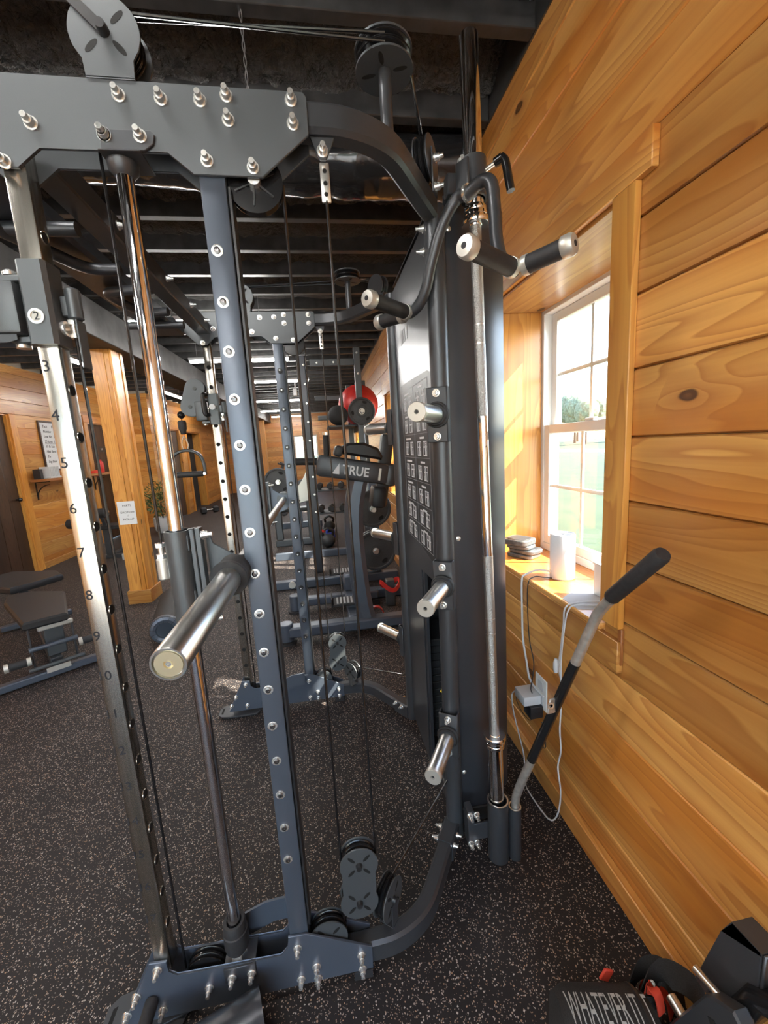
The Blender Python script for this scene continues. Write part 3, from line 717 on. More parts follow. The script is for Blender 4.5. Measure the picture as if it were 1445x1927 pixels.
def frame(mir):
    f = fm(mir); T = far if mir else near
    steel = 'powder_black'
    def B(fn, name, mat=steel, label=None, parent=rack):
        m_ = MB(f); fn(m_); return m_.build(name, mat, parent, label)
    # gusset plates, outer and inner
    pg = 'powder_grey' if not mir else 'powder_grey'
    B(lambda m: m.prism(TOP, 'y', 0.881, 0.887, 0.0012), 'top_gusset', pg)
    B(lambda m: m.prism([(x, z) for x, z in TOP], 'y', 0.934, 0.940, 0.0012), 'top_gusset', pg)
    B(lambda m: m.prism(BASE, 'y', 0.881, 0.887, 0.0012), 'base_gusset', 'powder_blue_sheen')
    B(lambda m: m.prism(BASE, 'y', 0.934, 0.940, 0.0012), 'base_gusset', 'powder_blue_sheen')
    ysurf = 0.881 if not mir else 0.940
    dirn = (0, -1, 0)
    for x, z in TOPB + ([] if not mir else []): bolt(T((x, ysurf, z)), dirn)
    for x, z in BASEB: bolt(T((x, ysurf, z)), dirn)
    # uprights
    B(lambda m: m.box(-0.516, -0.478, 0.8873, 0.924, 0.16, 2.02, 0.004, 2), 'numbered_upright', 'brushed', 'brushed steel upright with stamped numbers and holes')
    B(lambda m: m.box(-0.187, -0.139, 0.8873, 0.9337, 0.10, 2.05, 0.004, 2), 'rear_upright', 'powder_blue_sheen' if mir else 'powder_blue_sheen')
    B(lambda m: m.box(-0.1375, -0.1315, 0.891, 0.929, 0.20, 1.93, 0.001), 'upright_liner', 'black_plastic')
    for i in range(16):
        z = 1.815 - 0.0932 * i
        if not mir:
            q = bolt((-0.1685, 0.8872, z), me=EYELET, name='eyelet'); link('bolt_socket', SOCK, q, (-0.1685, 0.8862, z))
        else:
            q = bolt(T((-0.163, 0.9337, z)), me=PEG, name='peg'); link('peg_tip', PEGTIP, q, T((-0.163, 0.9337, z)) + Vector((0, -0.016, 0)))
    for i in range(18):                                           # holes on the side face
        z = 1.567 + 0.092 * 3 - 0.0917 * i
        if 1.64 < z < 1.83 and not mir: continue
        if not mir:
            h_ = bolt((-0.4778, 0.906, z), (1, 0, 0), HOLE, 'hole'); link('hole_rim', RIM, h_, (-0.4778, 0.906, z))
        else: bolt(T((-0.497, 0.9243, z)), (0, -1, 0), HOLE, 'hole')
    if not mir:
        for i, nme in enumerate(range(1, 18)):
            z = 1.610 + 0.092 * 2 - 0.0918 * i
            if nme == 2 or nme < 2: continue
            text('number', str(nme), 0.030, 'ink', rack, (-0.5055, 0.8871, z), RX, ext=0.0003)
    # guide rod, bumper and its brackets
    gx, gy = -0.325, 0.912
    B(lambda m: m.cyl((gx, gy, 0.155), (gx, gy, 1.972), 0.0155, n=28), 'guide_rod', 'chrome', 'chrome guide rod')
    B(lambda m: m.lathe([(0.0172, 0.214), (0.0185, 0.238), (0.0260, 0.240), (0.0280, 0.236), (0.0280, 0.212), (0.0305, 0.210), (0.0305, 0.170), (0.0285, 0.166), (0.0285, 0.160), (0.024, 0.154), (0.024, 0.152), (0.0160, 0.1505)], (gx, gy, 0), n=28, cap=False), 'bumper', 'black_rubber')
    B(lambda m: m.cyl((gx, gy, 0.1365), (gx, gy, 0.152), 0.022, n=6), 'rod_nut', 'zinc')
    B(lambda m: m.lathe([(0.016, 0), (0.026, 0.012), (0.027, 0.024), (0.016, 0.024)], (gx, gy, 1.950), n=24), 'rod_collar', steel)
    BR = [(-0.345, 2.007), (-0.258, 2.008), (-0.252, 2.001), (-0.256, 1.986), (-0.272, 1.975), (-0.345, 1.975)]
    def top_br(m):
        m.prism(BR, 'y', 0.8755, 0.8808, 0.001); m.box(-0.351, -0.279, 0.8755, 0.945, 1.9735, 1.9765, 0.001)
    B(top_br, 'rod_bracket', steel)
    def bot_br(m):
        m.box(-0.355, -0.277, 0.8755, 0.944, 0.1372, 0.1402, 0.001); m.box(-0.355, -0.277, 0.8755, 0.8808, 0.098, 0.139, 0.001)
    B(bot_br, 'rod_bracket', steel)
    B(lambda m: m.sweep([(-0.318, 0.962, 0.150), (-0.247, 0.962, 0.178), (-0.208, 0.962, 0.180), (-0.187, 0.958, 0.180)], [(-0.003, -0.034), (0.003, -0.034), (0.003, 0.034), (-0.003, 0.034)], up=(0, 0, 1)), 'brace_strap', 'powder_blue_sheen')
    B(lambda m: m.box(-0.340, -0.312, 0.9405, 0.9645, 0.120, 0.184, 0.002), 'brace_block', 'powder_blue_sheen')
    for x in (-0.335, -0.276): bolt(T((x, 0.8755 if not mir else 0.940, 1.997)))
    if not mir:
        for x in (-0.336, -0.288): bolt((x, 0.8755, 0.114))
    # bent rails from the gussets to the tower
    B(lambda m: m.rtube([(x, y, (Z0T + Z1T) / 2) for x, y in smooth([(a, b, 0) for a, b in PATH], 3) for _ in (0,)] if False else [Vector((p.x, p.y, (Z0T + Z1T) / 2)) for p in smooth([(a, b, 0) for a, b in PATH], 3)], 0.046, Z1T - Z0T, 0.008), 'top_rail', steel)
    B(lambda m: m.rtube([Vector((p.x, p.y, 0.0625)) for p in smooth([(a, b, 0) for a, b in PATH[:-1]] + [(0.316, 1.145, 0)], 3)], 0.046, 0.065, 0.008), 'base_rail', steel)
    B(lambda m: m.rtube([Vector((0.300, 1.122, 0.0625)), Vector((0.352, 1.200, 0.0625))], 0.054, 0.073, 0.006), 'rail_sleeve', steel)
    for p, d in (((0.322, 1.118, 0.085), (0.83, -0.55, 0)), ((0.345, 1.150, 0.085), (0.83, -0.55, 0)), ((0.285, 1.148, 0.085), (-0.83, 0.55, 0)), ((0.309, 1.186, 0.085), (-0.83, 0.55, 0))):
        P = T(p); D = Vector(d) if not mir else Vector((d[0], -d[1], 0)); bolt(P, D)
    # column of the tower
    B(lambda m: m.lathe([(0, 0.03), (0.029, 0.03), (0.029, 2.066), (0, 2.068)], (0.362, 1.205, 0), n=28), 'column', steel)
    for z in (2.02, 1.96): bolt(T((0.333, 1.216, z)), (-1, 0.1 if not mir else -0.1, 0))
    # plate storage horns
    D = Vector((-0.534, -0.845, 0)); S = Vector((0.845, -0.534, 0)); c0 = Vector((0.362, 1.205, 0)) + D * 0.030
    for z in (1.503, 0.978, 0.452):
        base = c0 + Vector((0, 0, z)); r3 = Matrix((S, D, Vector((0, 0, 1)))).transposed()
        def br(m):
            m.obox(base + D * 0.010, (0.062, 0.005, 0.158), r3, 0.002)
            for s_ in (-1, 1): m.obox(base + S * (0.0295 * s_) - D * 0.004, (0.005, 0.028, 0.158), r3, 0.001)
        h0 = B(br, 'horn_bracket', steel)
        B(lambda m: m.lathe([(0.0, 0), (0.036, 0), (0.038, 0.003), (0.036, 0.008), (0.030, 0.009), (0.030, 0.013), (0.033, 0.014), (0.030, 0.020), (0, 0.020)], base + D * 0.0125, D, 28), 'horn_collar', 'black_rubber')
        hn = B(lambda m: m.lathe([(0, 0), (0.0245, 0), (0.0245, 0.150), (0, 0.150)], base + D * 0.032, D, 32), 'storage_horn', 'steel', 'brushed steel plate horn')
        q = B(lambda m: m.lathe([(0, 0), (0.0255, 0), (0.0255, 0.010), (0.0240, 0.0125), (0.006, 0.0125), (0.005, 0.008), (0, 0.008)], base + D * 0.1821, D, 32), 'end_cap', 'silver_paint', None, hn)
        B(lambda m: m.lathe([(0, 0), (0.0048, 0), (0.0048, 0.0008), (0, 0.0008)], base + D * 0.1902, D, 12), 'cap_screw', 'black_plastic', None, hn)
        for dz in (0.062, -0.062):
            DD = Vector(D) if not mir else Vector((D.x, -D.y, 0)); bolt(T(base + D * 0.0125 + Vector((0, 0, dz))), DD)
    # foot plate under the front corner
    B(lambda m: m.prism([(-0.655, 0.86), (-0.67, 0.885), (-0.67, 0.935), (-0.65, 0.955), (-0.60, 0.965), (-0.46, 0.965), (-0.44, 0.93), (-0.44, 0.895), (-0.60, 0.855)], 'z', 0.012, 0.018, 0.001), 'foot_plate', steel)
    B(lambda m: m.prism([(-0.640, 0.868), (-0.655, 0.890), (-0.655, 0.930), (-0.640, 0.950), (-0.47, 0.955), (-0.455, 0.91), (-0.47, 0.865)], 'z', 0.0, 0.0118), 'rubber_foot', 'black_rubber')
    B(lambda m: m.prism([(-0.656, 0.885), (-0.646, 0.880), (-0.646, 0.935), (-0.656, 0.930)], 'z', 0.0182, 0.0186), 'slot', 'dark_hole')
    B(lambda m: m.prism([(-0.03, 0.880), (0.02, 0.880), (0.02, 0.942), (-0.03, 0.942)], 'z', 0.0, 0.0275), 'rubber_foot', 'black_rubber')
    # band peg, gusset face of the outer plate
    if not mir: B(lambda m: m.cyl((-0.531, 0.881, 0.094), (-0.531, 0.775, 0.094), 0.016, n=18, bev=0.004), 'band_peg', 'black_rubber')
    # ---- cable run: top sheave, post sheave, idler, floating block, base sheaves
    c = Vector((-0.313, 0.908, 2.158))
    pulley(c, 0.052, mir, grooves=2)
    for yy, nn in ((0.8795, (0, -1, 0)), (0.931, (0, 1, 0))):
        m_ = MB(f); P = [(c.x + 0.058 * math.cos(math.radians(a)), c.z + 0.058 * math.sin(math.radians(a))) for a in range(-45, 226, 10)]
        P += [(c.x - 0.040, 2.0885), (c.x + 0.040, 2.0885)]
        m_.prism(P, 'y', yy, yy + 0.004, 0.0006); q = m_.build('pulley_cover', 'powder_grey', rack)
        slots((c.x, yy if nn[1] < 0 else yy + 0.004, c.z), 0.058, mir, nn, q)
    if not mir: B(lambda m: m.obox((c.x - 0.030, 0.8775, c.z + 0.030), (0.088, 0.0030, 0.018), Matrix.Rotation(PI / 4, 3, 'Y'), 0.0008), 'black_strip', 'black_plastic')  # black strip from the hub to the upper left rim
    hub((c.x, 0.8795, c.z), (0, -1, 0), mir, 0.010, 0.016); hub((c.x, 0.935, c.z), (0, 1, 0), mir)
    B(lambda m: m.box(c.x - 0.040, c.x + 0.040, 0.8795, 0.935, 2.0872, 2.0905), 'pulley_foot', 'powder_grey')
    c2 = Vector((0.196, 0.978, 2.2238))
    B(lambda m: m.lathe([(0, 0), (0.0135, 0), (0.0135, 0.122), (0, 0.122)], (0.196, 0.976, 2.082), (0, 0, 1), 20), 'pulley_post', steel)
    pulley(c2, 0.058, mir, axis=(0, 0, 1), grooves=2, w=0.015)
    q = cover((c2.x, c2.y, 2.2042), 0.061, mir, axis=(0, 0, 1), th=0.004); slots((c2.x, c2.y, 2.2042), 0.061, mir, (0, 0, -1), q, up=(0, 1, 0), rot=0.35)
    q = cover((c2.x, c2.y, 2.2392), 0.061, mir, axis=(0, 0, 1), th=0.004); slots((c2.x, c2.y, 2.2432), 0.061, mir, (0, 0, 1), q, up=(0, 1, 0), rot=0.35)
    hub((c2.x, c2.y, 2.2432), (0, 0, 1), mir)
    c3 = Vector((-0.087, 0.9105, 1.944)); pulley(c3, 0.054, mir, grooves=1, w=0.018)
    B(lambda m: m.cyl((c3.x, 0.888, c3.z), (c3.x, 0.9015, c3.z), 0.012, n=12), 'pulley_axle', 'zinc')
    for a in range(6): B(lambda m: m.obox((c3.x + 0.027 * math.cos(a * PI / 3 + .4), 0.9003, c3.z + 0.027 * math.sin(a * PI / 3 + .4)), (0.030, 0.003, 0.003), Matrix.Rotation(-(a * PI / 3 + .4), 3, 'Y')), 'spoke', 'black_plastic')
    # floating double block
    ca, cb = Vector((0.006, 0.911, 0.348)), Vector((0.000, 0.911, 0.232))
    cm = 'powder_grey'
    for yy, nn in ((0.8925, -1), (0.9255, 1)):
        P = []
        for a in range(-35, 216, 12): P.append((ca.x + 0.050 * math.cos(math.radians(a)), ca.z + 0.050 * math.sin(math.radians(a))))
        for a in range(145, 396, 12): P.append((cb.x + 0.050 * math.cos(math.radians(a)), cb.z + 0.050 * math.sin(math.radians(a))))
        q = B(lambda m: m.prism(P, 'y', yy, yy + 0.004, 0.0005), 'pulley_cover', cm)
        for cc in (ca, cb):
            slots((cc.x, yy if nn < 0 else yy + 0.004, cc.z), 0.050, mir, (0, nn, 0), q, rot=0.75)
            hub((cc.x, yy if nn < 0 else yy + 0.004, cc.z), (0, nn, 0), mir)
    pulley(ca, 0.046, mir, grooves=2, w=0.014); pulley(cb, 0.046, mir, grooves=2, w=0.014)
    # base sheave behind the gusset and a sheave under the cable upright
    c5 = Vector((-0.088, 0.911, 0.142)); pulley(c5, 0.048, mir, grooves=2, w=0.014)
    q = cover((c5.x, 0.8925, c5.z), 0.050, mir, th=0.003); slots((c5.x, 0.8925, c5.z), 0.050, mir, (0, -1, 0), q); hub((c5.x, 0.8925, c5.z), (0, -1, 0), mir)
    q = cover((c5.x, 0.9265, c5.z), 0.050, mir, th=0.003); slots((c5.x, 0.9295, c5.z), 0.050, mir, (0, 1, 0), q); hub((c5.x, 0.9295, c5.z), (0, 1, 0), mir)
    pulley((-0.405, 0.911, 0.110), 0.050, mir, grooves=2, w=0.014)
    # slanted sheave on the base rail, aimed at the tower
    a6 = Vector((0.78, -0.62, 0)).normalized(); d6 = Vector((0.62, 0.78, 0)).normalized(); c6 = Vector((0.079, 0.937, 0.176))
    pulley(c6, 0.050, mir, axis=a6, grooves=2, w=0.013)
    for s_ in (-1, 1):
        cc = c6 + a6 * (0.0165 * s_) - a6 * 0.0015
        q = MB(f).lathe([(0, 0), (0.053, 0), (0.053, 0.003), (0, 0.003)], cc, a6, 30).build('pulley_cover', cm, rack)
        slots(cc + a6 * (0.003 if s_ > 0 else 0), 0.053, mir, a6 * s_, q); hub(cc + a6 * (0.003 if s_ > 0 else 0), a6 * s_, mir)
        r6 = Matrix((d6, a6, Vector((0, 0, 1)))).transposed()
        B(lambda m: m.obox(c6 + a6 * (0.0205 * s_) + Vector((0, 0, -0.048)), (0.030, 0.003, 0.074), r6), 'pulley_yoke', steel)
    B(lambda m: m.obox(c6 + Vector((0, 0, -0.080)), (0.030, 0.046, 0.004), r6), 'pulley_yoke', steel)
    # sheaves over the tower column
    a7 = Vector((0.84, -0.54, 0)).normalized(); d7 = Vector((0.54, 0.84, 0)).normalized(); c7 = Vector((0.318, 1.118, 2.128)); r7 = Matrix((d7, a7, Vector((0, 0, 1)))).transposed()
    pulley(c7, 0.048, mir, axis=a7, grooves=2, w=0.013)
    for s_ in (-1, 1):
        cc = c7 + a7 * (0.0165 * s_) - a7 * 0.0015
        q = MB(f).lathe([(0, 0), (0.051, 0), (0.051, 0.003), (0, 0.003)], cc, a7, 30).build('pulley_cover', steel, rack)
    B(lambda m: m.obox(c7 + a7 * 0.0225 + Vector((0, 0, -0.032)), (0.034, 0.004, 0.10), r7), 'pulley_yoke', steel)
    q0 = T(c7 + a7 * 0.0245); bolt(q0, a7 if not mir else Vector((a7.x, -a7.y, 0)))
    q0 = T(c7 + a7 * 0.0245 + Vector((0, 0, -0.066))); bolt(q0, a7 if not mir else Vector((a7.x, -a7.y, 0)))
    # hanging end: tab, ferrule
    B(lambda m: m.prism([(0.026, 2.0279), (0.074, 2.0279), (0.060, 1.997), (0.054, 1.988), (0.044, 1.988), (0.038, 1.997)], 'y', 0.902, 0.908, 0.0008), 'anchor_tab', steel)
    bolt(T((0.049, 0.902 if not mir else 0.908, 2.002)))
    B(lambda m: m.obox((0.0505, 0.9115, 1.952), (0.019, 0.006, 0.072), None, 0.002, 2), 'cable_ferrule', 'zinc')
    for z in (1.972, 1.950, 1.930): bolt(T((0.0505, 0.9084 if not mir else 0.9146, z)), me=HOLE, name='hole').scale = (0.42, 1, 0.42)
    # cables
    cr = 0.0031
    def cab(*pts): return B(lambda m: m.tube(pts, cr, 8), 'cable', 'cable')
    cab((0.0505, 0.911, 1.92), (0.052, 0.911, 0.352)); cab((-0.034, 0.911, 1.945), (-0.040, 0.911, 0.350))
    cab((-0.044, 0.911, 0.232), (-0.046, 0.911, 0.150)); cab((0.044, 0.911, 0.235), (0.060, 0.925, 0.19))
    cab(c6 + d6 * 0.030 + Vector((0, 0, 0.034)), (0.335, 1.190, 0.262))
    cab((-0.310, 0.902, 2.207), (0.19, 0.926, 2.2163)); cab((-0.308, 0.914, 2.207), (0.19, 0.926, 2.2313))
    cab((0.240, 0.951, 2.2163), c7 + Vector((-0.010, -0.016, 0.042)))
    cab((0.241, 0.950, 2.2313), c7 + Vector((-0.016, -0.022, 0.044)))
    cab((-0.362, 0.911, 2.165), (-0.360, 0.911, 1.243))
    cab((-0.4600, 0.918, 1.668), (-0.4600, 0.918, 0.115))
frame(False); frame(True)
bolt((-0.336, 0.8755, 1.997))
# ---- the parts of the rack that occur once
def R_(fn, name, mat='powder_black', label=None, parent=None):
    m_ = MB(); fn(m_); return m_.build(name, mat, parent or rack, label)
# cross members and the chin-up grips under them
R_(lambda m: m.rtube([(-0.498, 0.945, 2.018), (-0.508, 2 * YM - 0.945, 2.018)], 0.058, 0.060, 0.004), 'cross_member')
R_(lambda m: m.rtube([(-0.650, 0.945, 2.012), (-0.660, 2.12, 2.012)], 0.130, 0.050, 0.010), 'cross_member')
for y in (1.22, 1.55, 1.80, 2.0): bolt((-0.4685, y, 2.018), (1, 0, 0))
gr = 0.0155
R_(lambda m: m.tube([(-0.53, 1.145, 1.972), (-0.75, 1.145, 1.972)], gr, 12), 'chin_grip')
R_(lambda m: m.tube(smooth([(-0.53, 1.352, 1.966), (-0.585, 1.350, 1.966), (-0.62, 1.325, 1.966), (-0.65, 1.25, 1.966), (-0.70, 1.12, 1.966), (-0.75, 1.00, 1.966)], 6), gr, 12), 'chin_grip')
R_(lambda m: m.tube(smooth([(-0.53, 1.515, 1.968), (-0.60, 1.515, 1.968), (-0.645, 1.53, 1.968), (-0.655, 1.56, 1.968), (-0.648, 1.62, 1.968), (-0.625, 1.705, 1.968), (-0.59, 1.725, 1.968), (-0.53, 1.720, 1.968)], 6), gr, 12), 'chin_grip')
R_(lambda m: m.tube([(-0.53, 1.90, 1.972), (-0.75, 1.90, 1.972)], gr, 12), 'chin_grip')

# carriage on the near numbered upright
def sleeve(mir):
    f = fm(mir); T = far if mir else near; dz = 0.0 if not mir else -0.075
    def B(fn, name, mat='powder_grey', label=None, parent=rack):
        m_ = MB(f); fn(m_); return m_.build(name, mat, parent, label)
    z0, z1 = 1.649 + dz, 1.795 + dz
    def sl(m):
        m.sweep([(-0.497, 0.9045, z0), (-0.497, 0.9045, z1)], [(a * 0.025, b * 0.028) for a, b in ((1, -.75), (1, .75), (.75, 1), (-.75, 1), (-1, .75), (-1, -.75), (-.75, -1), (.75, -1))], up=(0, 1, 0))
    s0 = B(sl, 'trolley_sleeve')
    if not mir:
        B(lambda m: m.hollow((-0.499, 0.8764, 1.697), (-0.499, 0.8738, 1.697), 0.0135, 0.0095, 28, 0.002), 'number_window', 'zinc', None, s0)
        B(lambda m: m.cyl((-0.499, 0.8764, 1.697), (-0.499, 0.8757, 1.697), 0.0096, n=24), 'number_plate', 'brushed', None, s0)
        text('number', '2', 0.020, 'ink', s0, (-0.499, 0.8754, 1.697), RX, ext=0.0002)
    # hinge barrel, adjuster bolt and the cable's end
    B(lambda m: m.box(-0.4719, -0.452, 0.905, 0.925, 1.705 + dz, 1.742 + dz, 0.002), 'hinge_lug')
    B(lambda m: m.cyl((-0.452, 0.915, 1.700 + dz), (-0.452, 0.915, 1.757 + dz), 0.0135, n=20, bev=0.003), 'hinge_barrel')
    B(lambda m: m.cyl((-0.460, 0.918, 1.668 + dz), (-0.460, 0.918, 1.700 + dz), 0.0058, n=12), 'adjuster_bolt', 'zinc')
    for z in (1.692, 1.667): B(lambda m: m.cyl((-0.460, 0.918, z + dz), (-0.460, 0.918, z + 0.008 + dz), 0.0105, n=6), 'nut', 'zinc')
    B(lambda m: m.hollow((-0.472, 0.905, 1.682 + dz), (-0.466, 0.905, 1.682 + dz), 0.014, 0.009, 20, 0.004), 'pop_pin', 'zinc')
    B(lambda m: m.box(-0.450, -0.4465, 0.904, 0.934, 1.610 + dz, 1.700 + dz, 0.001), 'hinge_flap')
    # swivelling pulley block on the outer side
    for z in (1.770, 1.662): B(lambda m: m.box(-0.562, -0.5222, 0.895, 0.919, z + dz - 0.006, z + dz + 0.006, 0.002), 'swivel_lug')
    B(lambda m: m.box(-0.585, -0.532, 0.880, 0.930, 1.668 + dz + 0.002, 1.762 + dz, 0.006, 2), 'swivel_block')
    for z in (1.777, 1.648): B(lambda m: m.lathe([(0, 0), (0.012, 0), (0.012, 0.006), (0.007, 0.010), (0, 0.010)], (-0.548, 0.907, z + dz), n=14), 'swivel_bolt', 'zinc')
    ca, cb = Vector((-0.600, 0.906, 1.790 + dz)), Vector((-0.625, 0.906, 1.700 + dz))
    if mir: ca, cb = Vector((-0.575, 0.906, 1.748)), Vector((-0.606, 0.906, 1.663))
    else: ca, cb = Vector((-0.645, 0.906, 1.815)), Vector((-0.660, 0.906, 1.70))
    for yy in (0.889, 0.921):
        P = [(ca.x + 0.046 * math.cos(math.radians(a)), ca.z + 0.046 * math.sin(math.radians(a))) for a in range(-40, 170, 12)] + [(cb.x + 0.046 * math.cos(math.radians(a)), cb.z + 0.046 * math.sin(math.radians(a))) for a in range(170, 285, 12)]
        P += [(-0.562, 1.622 if mir else cb.z - 0.045), (-0.545, 1.625 if mir else cb.z - 0.04), (-0.545, 1.680 if mir else cb.z + 0.02)]
        B(lambda m: m.prism(P, 'y', yy - 0.0015, yy + 0.0015, 0.0005), 'trolley_plate', 'powder_black')
        for cc in (ca, cb): B(lambda m: m.cyl((cc.x, yy - 0.0055, cc.z), (cc.x, yy + 0.0055, cc.z), 0.0085, n=12), 'pulley_bolt', 'black_plastic')
    pulley(ca, 0.042, mir, w=0.016); pulley(cb, 0.042, mir, w=0.016)
    if mir:
        h = [(-0.522, 0.938, 1.716), (-0.530, 0.958, 1.714), (-0.533, 0.962, 1.700), (-0.533, 0.962, 1.640), (-0.530, 0.958, 1.622), (-0.522, 0.938, 1.620)]
        B(lambda m: m.tube(smooth(h, 4), 0.010, 10), 'trolley_handle', 'black_plastic')
        B(lambda m: m.cyl((-0.497, 0.932, 1.655), (-0.497, 0.958, 1.655), 0.014, n=16), 'pop_pin_knob', 'white_plastic')
        B(lambda m: m.sphere((cb.x - 0.052, 0.906, 1.628), 0.018, u=14, v=10), 'stop_ball', 'black_gloss')
        B(lambda m: m.tube([(cb.x - 0.038, 0.906, 1.66), (cb.x - 0.052, 0.906, 1.63), (cb.x - 0.053, 0.906, 1.55)], 0.0031, 8), 'cable', 'cable')
        B(lambda m: m.lathe([(0, 0), (0.012, 0), (0.014, 0.012), (0.0195, 0.028), (0.020, 0.058), (0.016, 0.066), (0, 0.066)], (cb.x - 0.053, 0.906, 1.535), n=18), 'cable_stop', 'black_rubber')
    else: B(lambda m: m.tube([(ca.x + 0.040, 0.906, ca.z), (-0.60, 0.906, 2.0)], 0.0031, 8), 'cable', 'cable')
sleeve(False); sleeve(True)

# smith carriage, hook and bar
gx, gy = -0.325, 0.912
def carriage(mir):
    f = fm(mir); T = far if mir else near
    def B(fn, name, mat='powder_grey', label=None, parent=rack):
        m_ = MB(f); fn(m_); return m_.build(name, mat, parent, label)
    B(lambda m: m.hollow((gx, gy, 1.030), (gx, gy, 1.270), 0.0265, 0.0225, 28, 0.012), 'carriage_tube')
    B(lambda m: m.box(-0.2992, -0.288, 0.902, 0.926, 1.045, 1.272, 0.002), 'carriage_plate')
    B(lambda m: m.prism([(0.902, 1.272), (0.926, 1.272), (0.926, 1.045), (0.902, 1.045)], 'x', -0.2865, -0.276, 0.001), 'carriage_plate')
    B(lambda m: m.prism([(-0.2750, 1.255), (-0.268, 1.255), (-0.262, 1.228), (-0.215, 1.195), (-0.190, 1.195), (-0.1885, 1.235), (-0.148, 1.335), (-0.142, 1.315), (-0.165, 1.16), (-0.2, 1.12), (-0.262, 1.10), (-0.268, 1.05), (-0.2750, 1.05)], 'y', 0.8915 if mir else 0.936, 0.8975 if mir else 0.942, 0.001), 'hook_plate', 'powder_blue_sheen' if mir else 'powder_grey')
    for z in (1.255, 1.060):
        bolt(T((-0.276, 0.914, z)), (1, 0, 0)); 
    for z0 in (1.225, 1.10): B(lambda m: m.box(-0.3035, -0.2985, 0.896, 0.904, z0, z0 + 0.035, 0.002), 'weld_tab')
    # cable eye on the outer side
    B(lambda m: m.cyl((-0.362, 0.911, 1.165), (-0.362, 0.911, 1.212), 0.0125, n=18, bev=0.002), 'cable_socket', 'silver_paint')
    B(lambda m: m.box(-0.351, -0.349, 0.905, 0.917, 1.168, 1.205), 'socket_weld', 'silver_paint')
    B(lambda m: m.cyl((-0.362, 0.911, 1.212), (-0.362, 0.911, 1.240), 0.0060, n=12), 'adjuster_bolt', 'zinc')
    for z in (1.213, 1.237): B(lambda m: m.cyl((-0.362, 0.911, z), (-0.362, 0.911, z + 0.008), 0.0115, n=6), 'nut', 'zinc')
carriage(False); carriage(True)
A = Vector((-0.232, 0.550, 1.147)); Bv = Vector((-0.213, 0.855, 1.171)); ax = (Bv - A).normalized(); ln = (Bv - A).length
def smith_end(mir):
    f = fm(mir)
    def B(fn, name, mat, label=None, parent=rack):
        m_ = MB(f); fn(m_); return m_.build(name, mat, parent, label)
    sl = B(lambda m: m.lathe([(0, 0.006), (0.0215, 0.006), (0.0222, 0), (0.0248, 0), (0.0255, 0.002), (0.0255, ln - 0.01), (0, ln - 0.01)], A, ax, 40), 'bar_sleeve', 'steel')
    B(lambda m: m.lathe([(0, 0), (0.0185, 0), (0.0195, -0.003), (0.0192, -0.0055), (0.0068, -0.0055), (0.0066, -0.002), (0, -0.002)], A + ax * 0.0058, ax, 36), 'end_plug', 'brass', 'brass toned end plug', sl)
    B(lambda m: m.lathe([(0, 0), (0.0040, 0), (0.0040, -0.003), (0.0018, -0.003), (0.0015, 0), (0, 0)], A + ax * 0.0036, ax, 16), 'plug_screw', 'zinc', None, sl)
    B(lambda m: m.lathe([(0.0, 0), (0.038, 0), (0.039, 0.004), (0.038, 0.010), (0.033, 0.011), (0.034, 0.013), (0.036, 0.017), (0.036, 0.055), (0.0, 0.055)], A + ax * (ln - 0.012), ax, 36), 'bar_collar', 'black_rubber' if not mir else 'powder_grey')
smith_end(False); smith_end(True)
e0 = A + ax * (ln + 0.03); e1 = far(e0)
R_(lambda m: m.cyl(e0, e1, 0.0145, n=20), 'smith_bar', 'knurl')

# tower shroud: chart panel between the columns, folded side covers
yA, yB = 1.228, 2 * YM - 1.228
P = [(yA, 2.062), (yB, 2.062), (yB, 0.07), (1.505, 0.07), (1.50, 0.930), (yA, 0.952)]
front = R_(lambda m: m.prism(P, 'x', 0.350, 0.353), 'front_shroud', 'shroud_black')
R_(lambda m: m.prism([(1.505, 0.07), (1.50, 0.930), (1.47, 0.930), (1.475, 0.07)], 'x', 0.354, 0.366), 'shroud_return', 'shroud_black')
def side(mir):
    S = [(0.392, 1.214), (0.500, 1.214), (0.602, 1.286), (0.602, YM - 0.001), (0.599, YM - 0.001), (0.599, 1.2876), (0.499, 1.217), (0.392, 1.217)]
    m_ = MB(fm(mir)); m_.prism(S, 'z', 0.115, 2.105); o_ = m_.build('side_shroud', 'shroud_black', rack)
    T = far if mir else near
    for (x, z) in ((0.405, 2.02), (0.408, 1.115), (0.405, 0.262)):
        if not mir: bolt((x, 1.2138, z), me=SCREW, name='shroud_screw')
NB = MB(); NB.lathe([(0.008, 0), (0.0078, 0.002), (0.004, 0.0045), (0.0018, 0.0045), (0, 0.0025)], (0, 0, 0), (0, -1, 0), 14)
SCREW = proto(NB, 'zinc')
side(False); side(True)
R_(lambda m: m.prism([(0.354, 1.235), (0.495, 1.235), (0.596, 1.30), (0.596, 2 * YM - 1.30), (0.495, 2 * YM - 1.235), (0.354, 2 * YM - 1.235)], 'z', 2.085, 2.09), 'shroud_top', 'shroud_black')
R_(lambda m: m.box(0.37, 0.59, 1.23, 2 * YM - 1.23, 0.03, 0.09, 0.004), 'tower_base')
for y0 in (1.26, 1.60):                                           # the two stacks inside
    for k in range(14): R_(lambda m: m.box(0.40, 0.545, y0, y0 + 0.20, 0.10 + 0.034 * k, 0.132 + 0.034 * k, 0.003), 'stack_plate', 'iron_plate')
R_(lambda m: m.tube([(0.398, 1.33, 0.52), (0.375, 1.33, 0.52), (0.365, 1.33, 0.505)], 0.006, 8), 'stack_pin', 'yellow_plastic', 'yellow stack pin')
R_(lambda m: m.box(0.338, 0.3415, 1.237, 1.262, 0.585, 0.625), 'pin_tag', 'yellow_plastic', 'yellow tag') if False else None
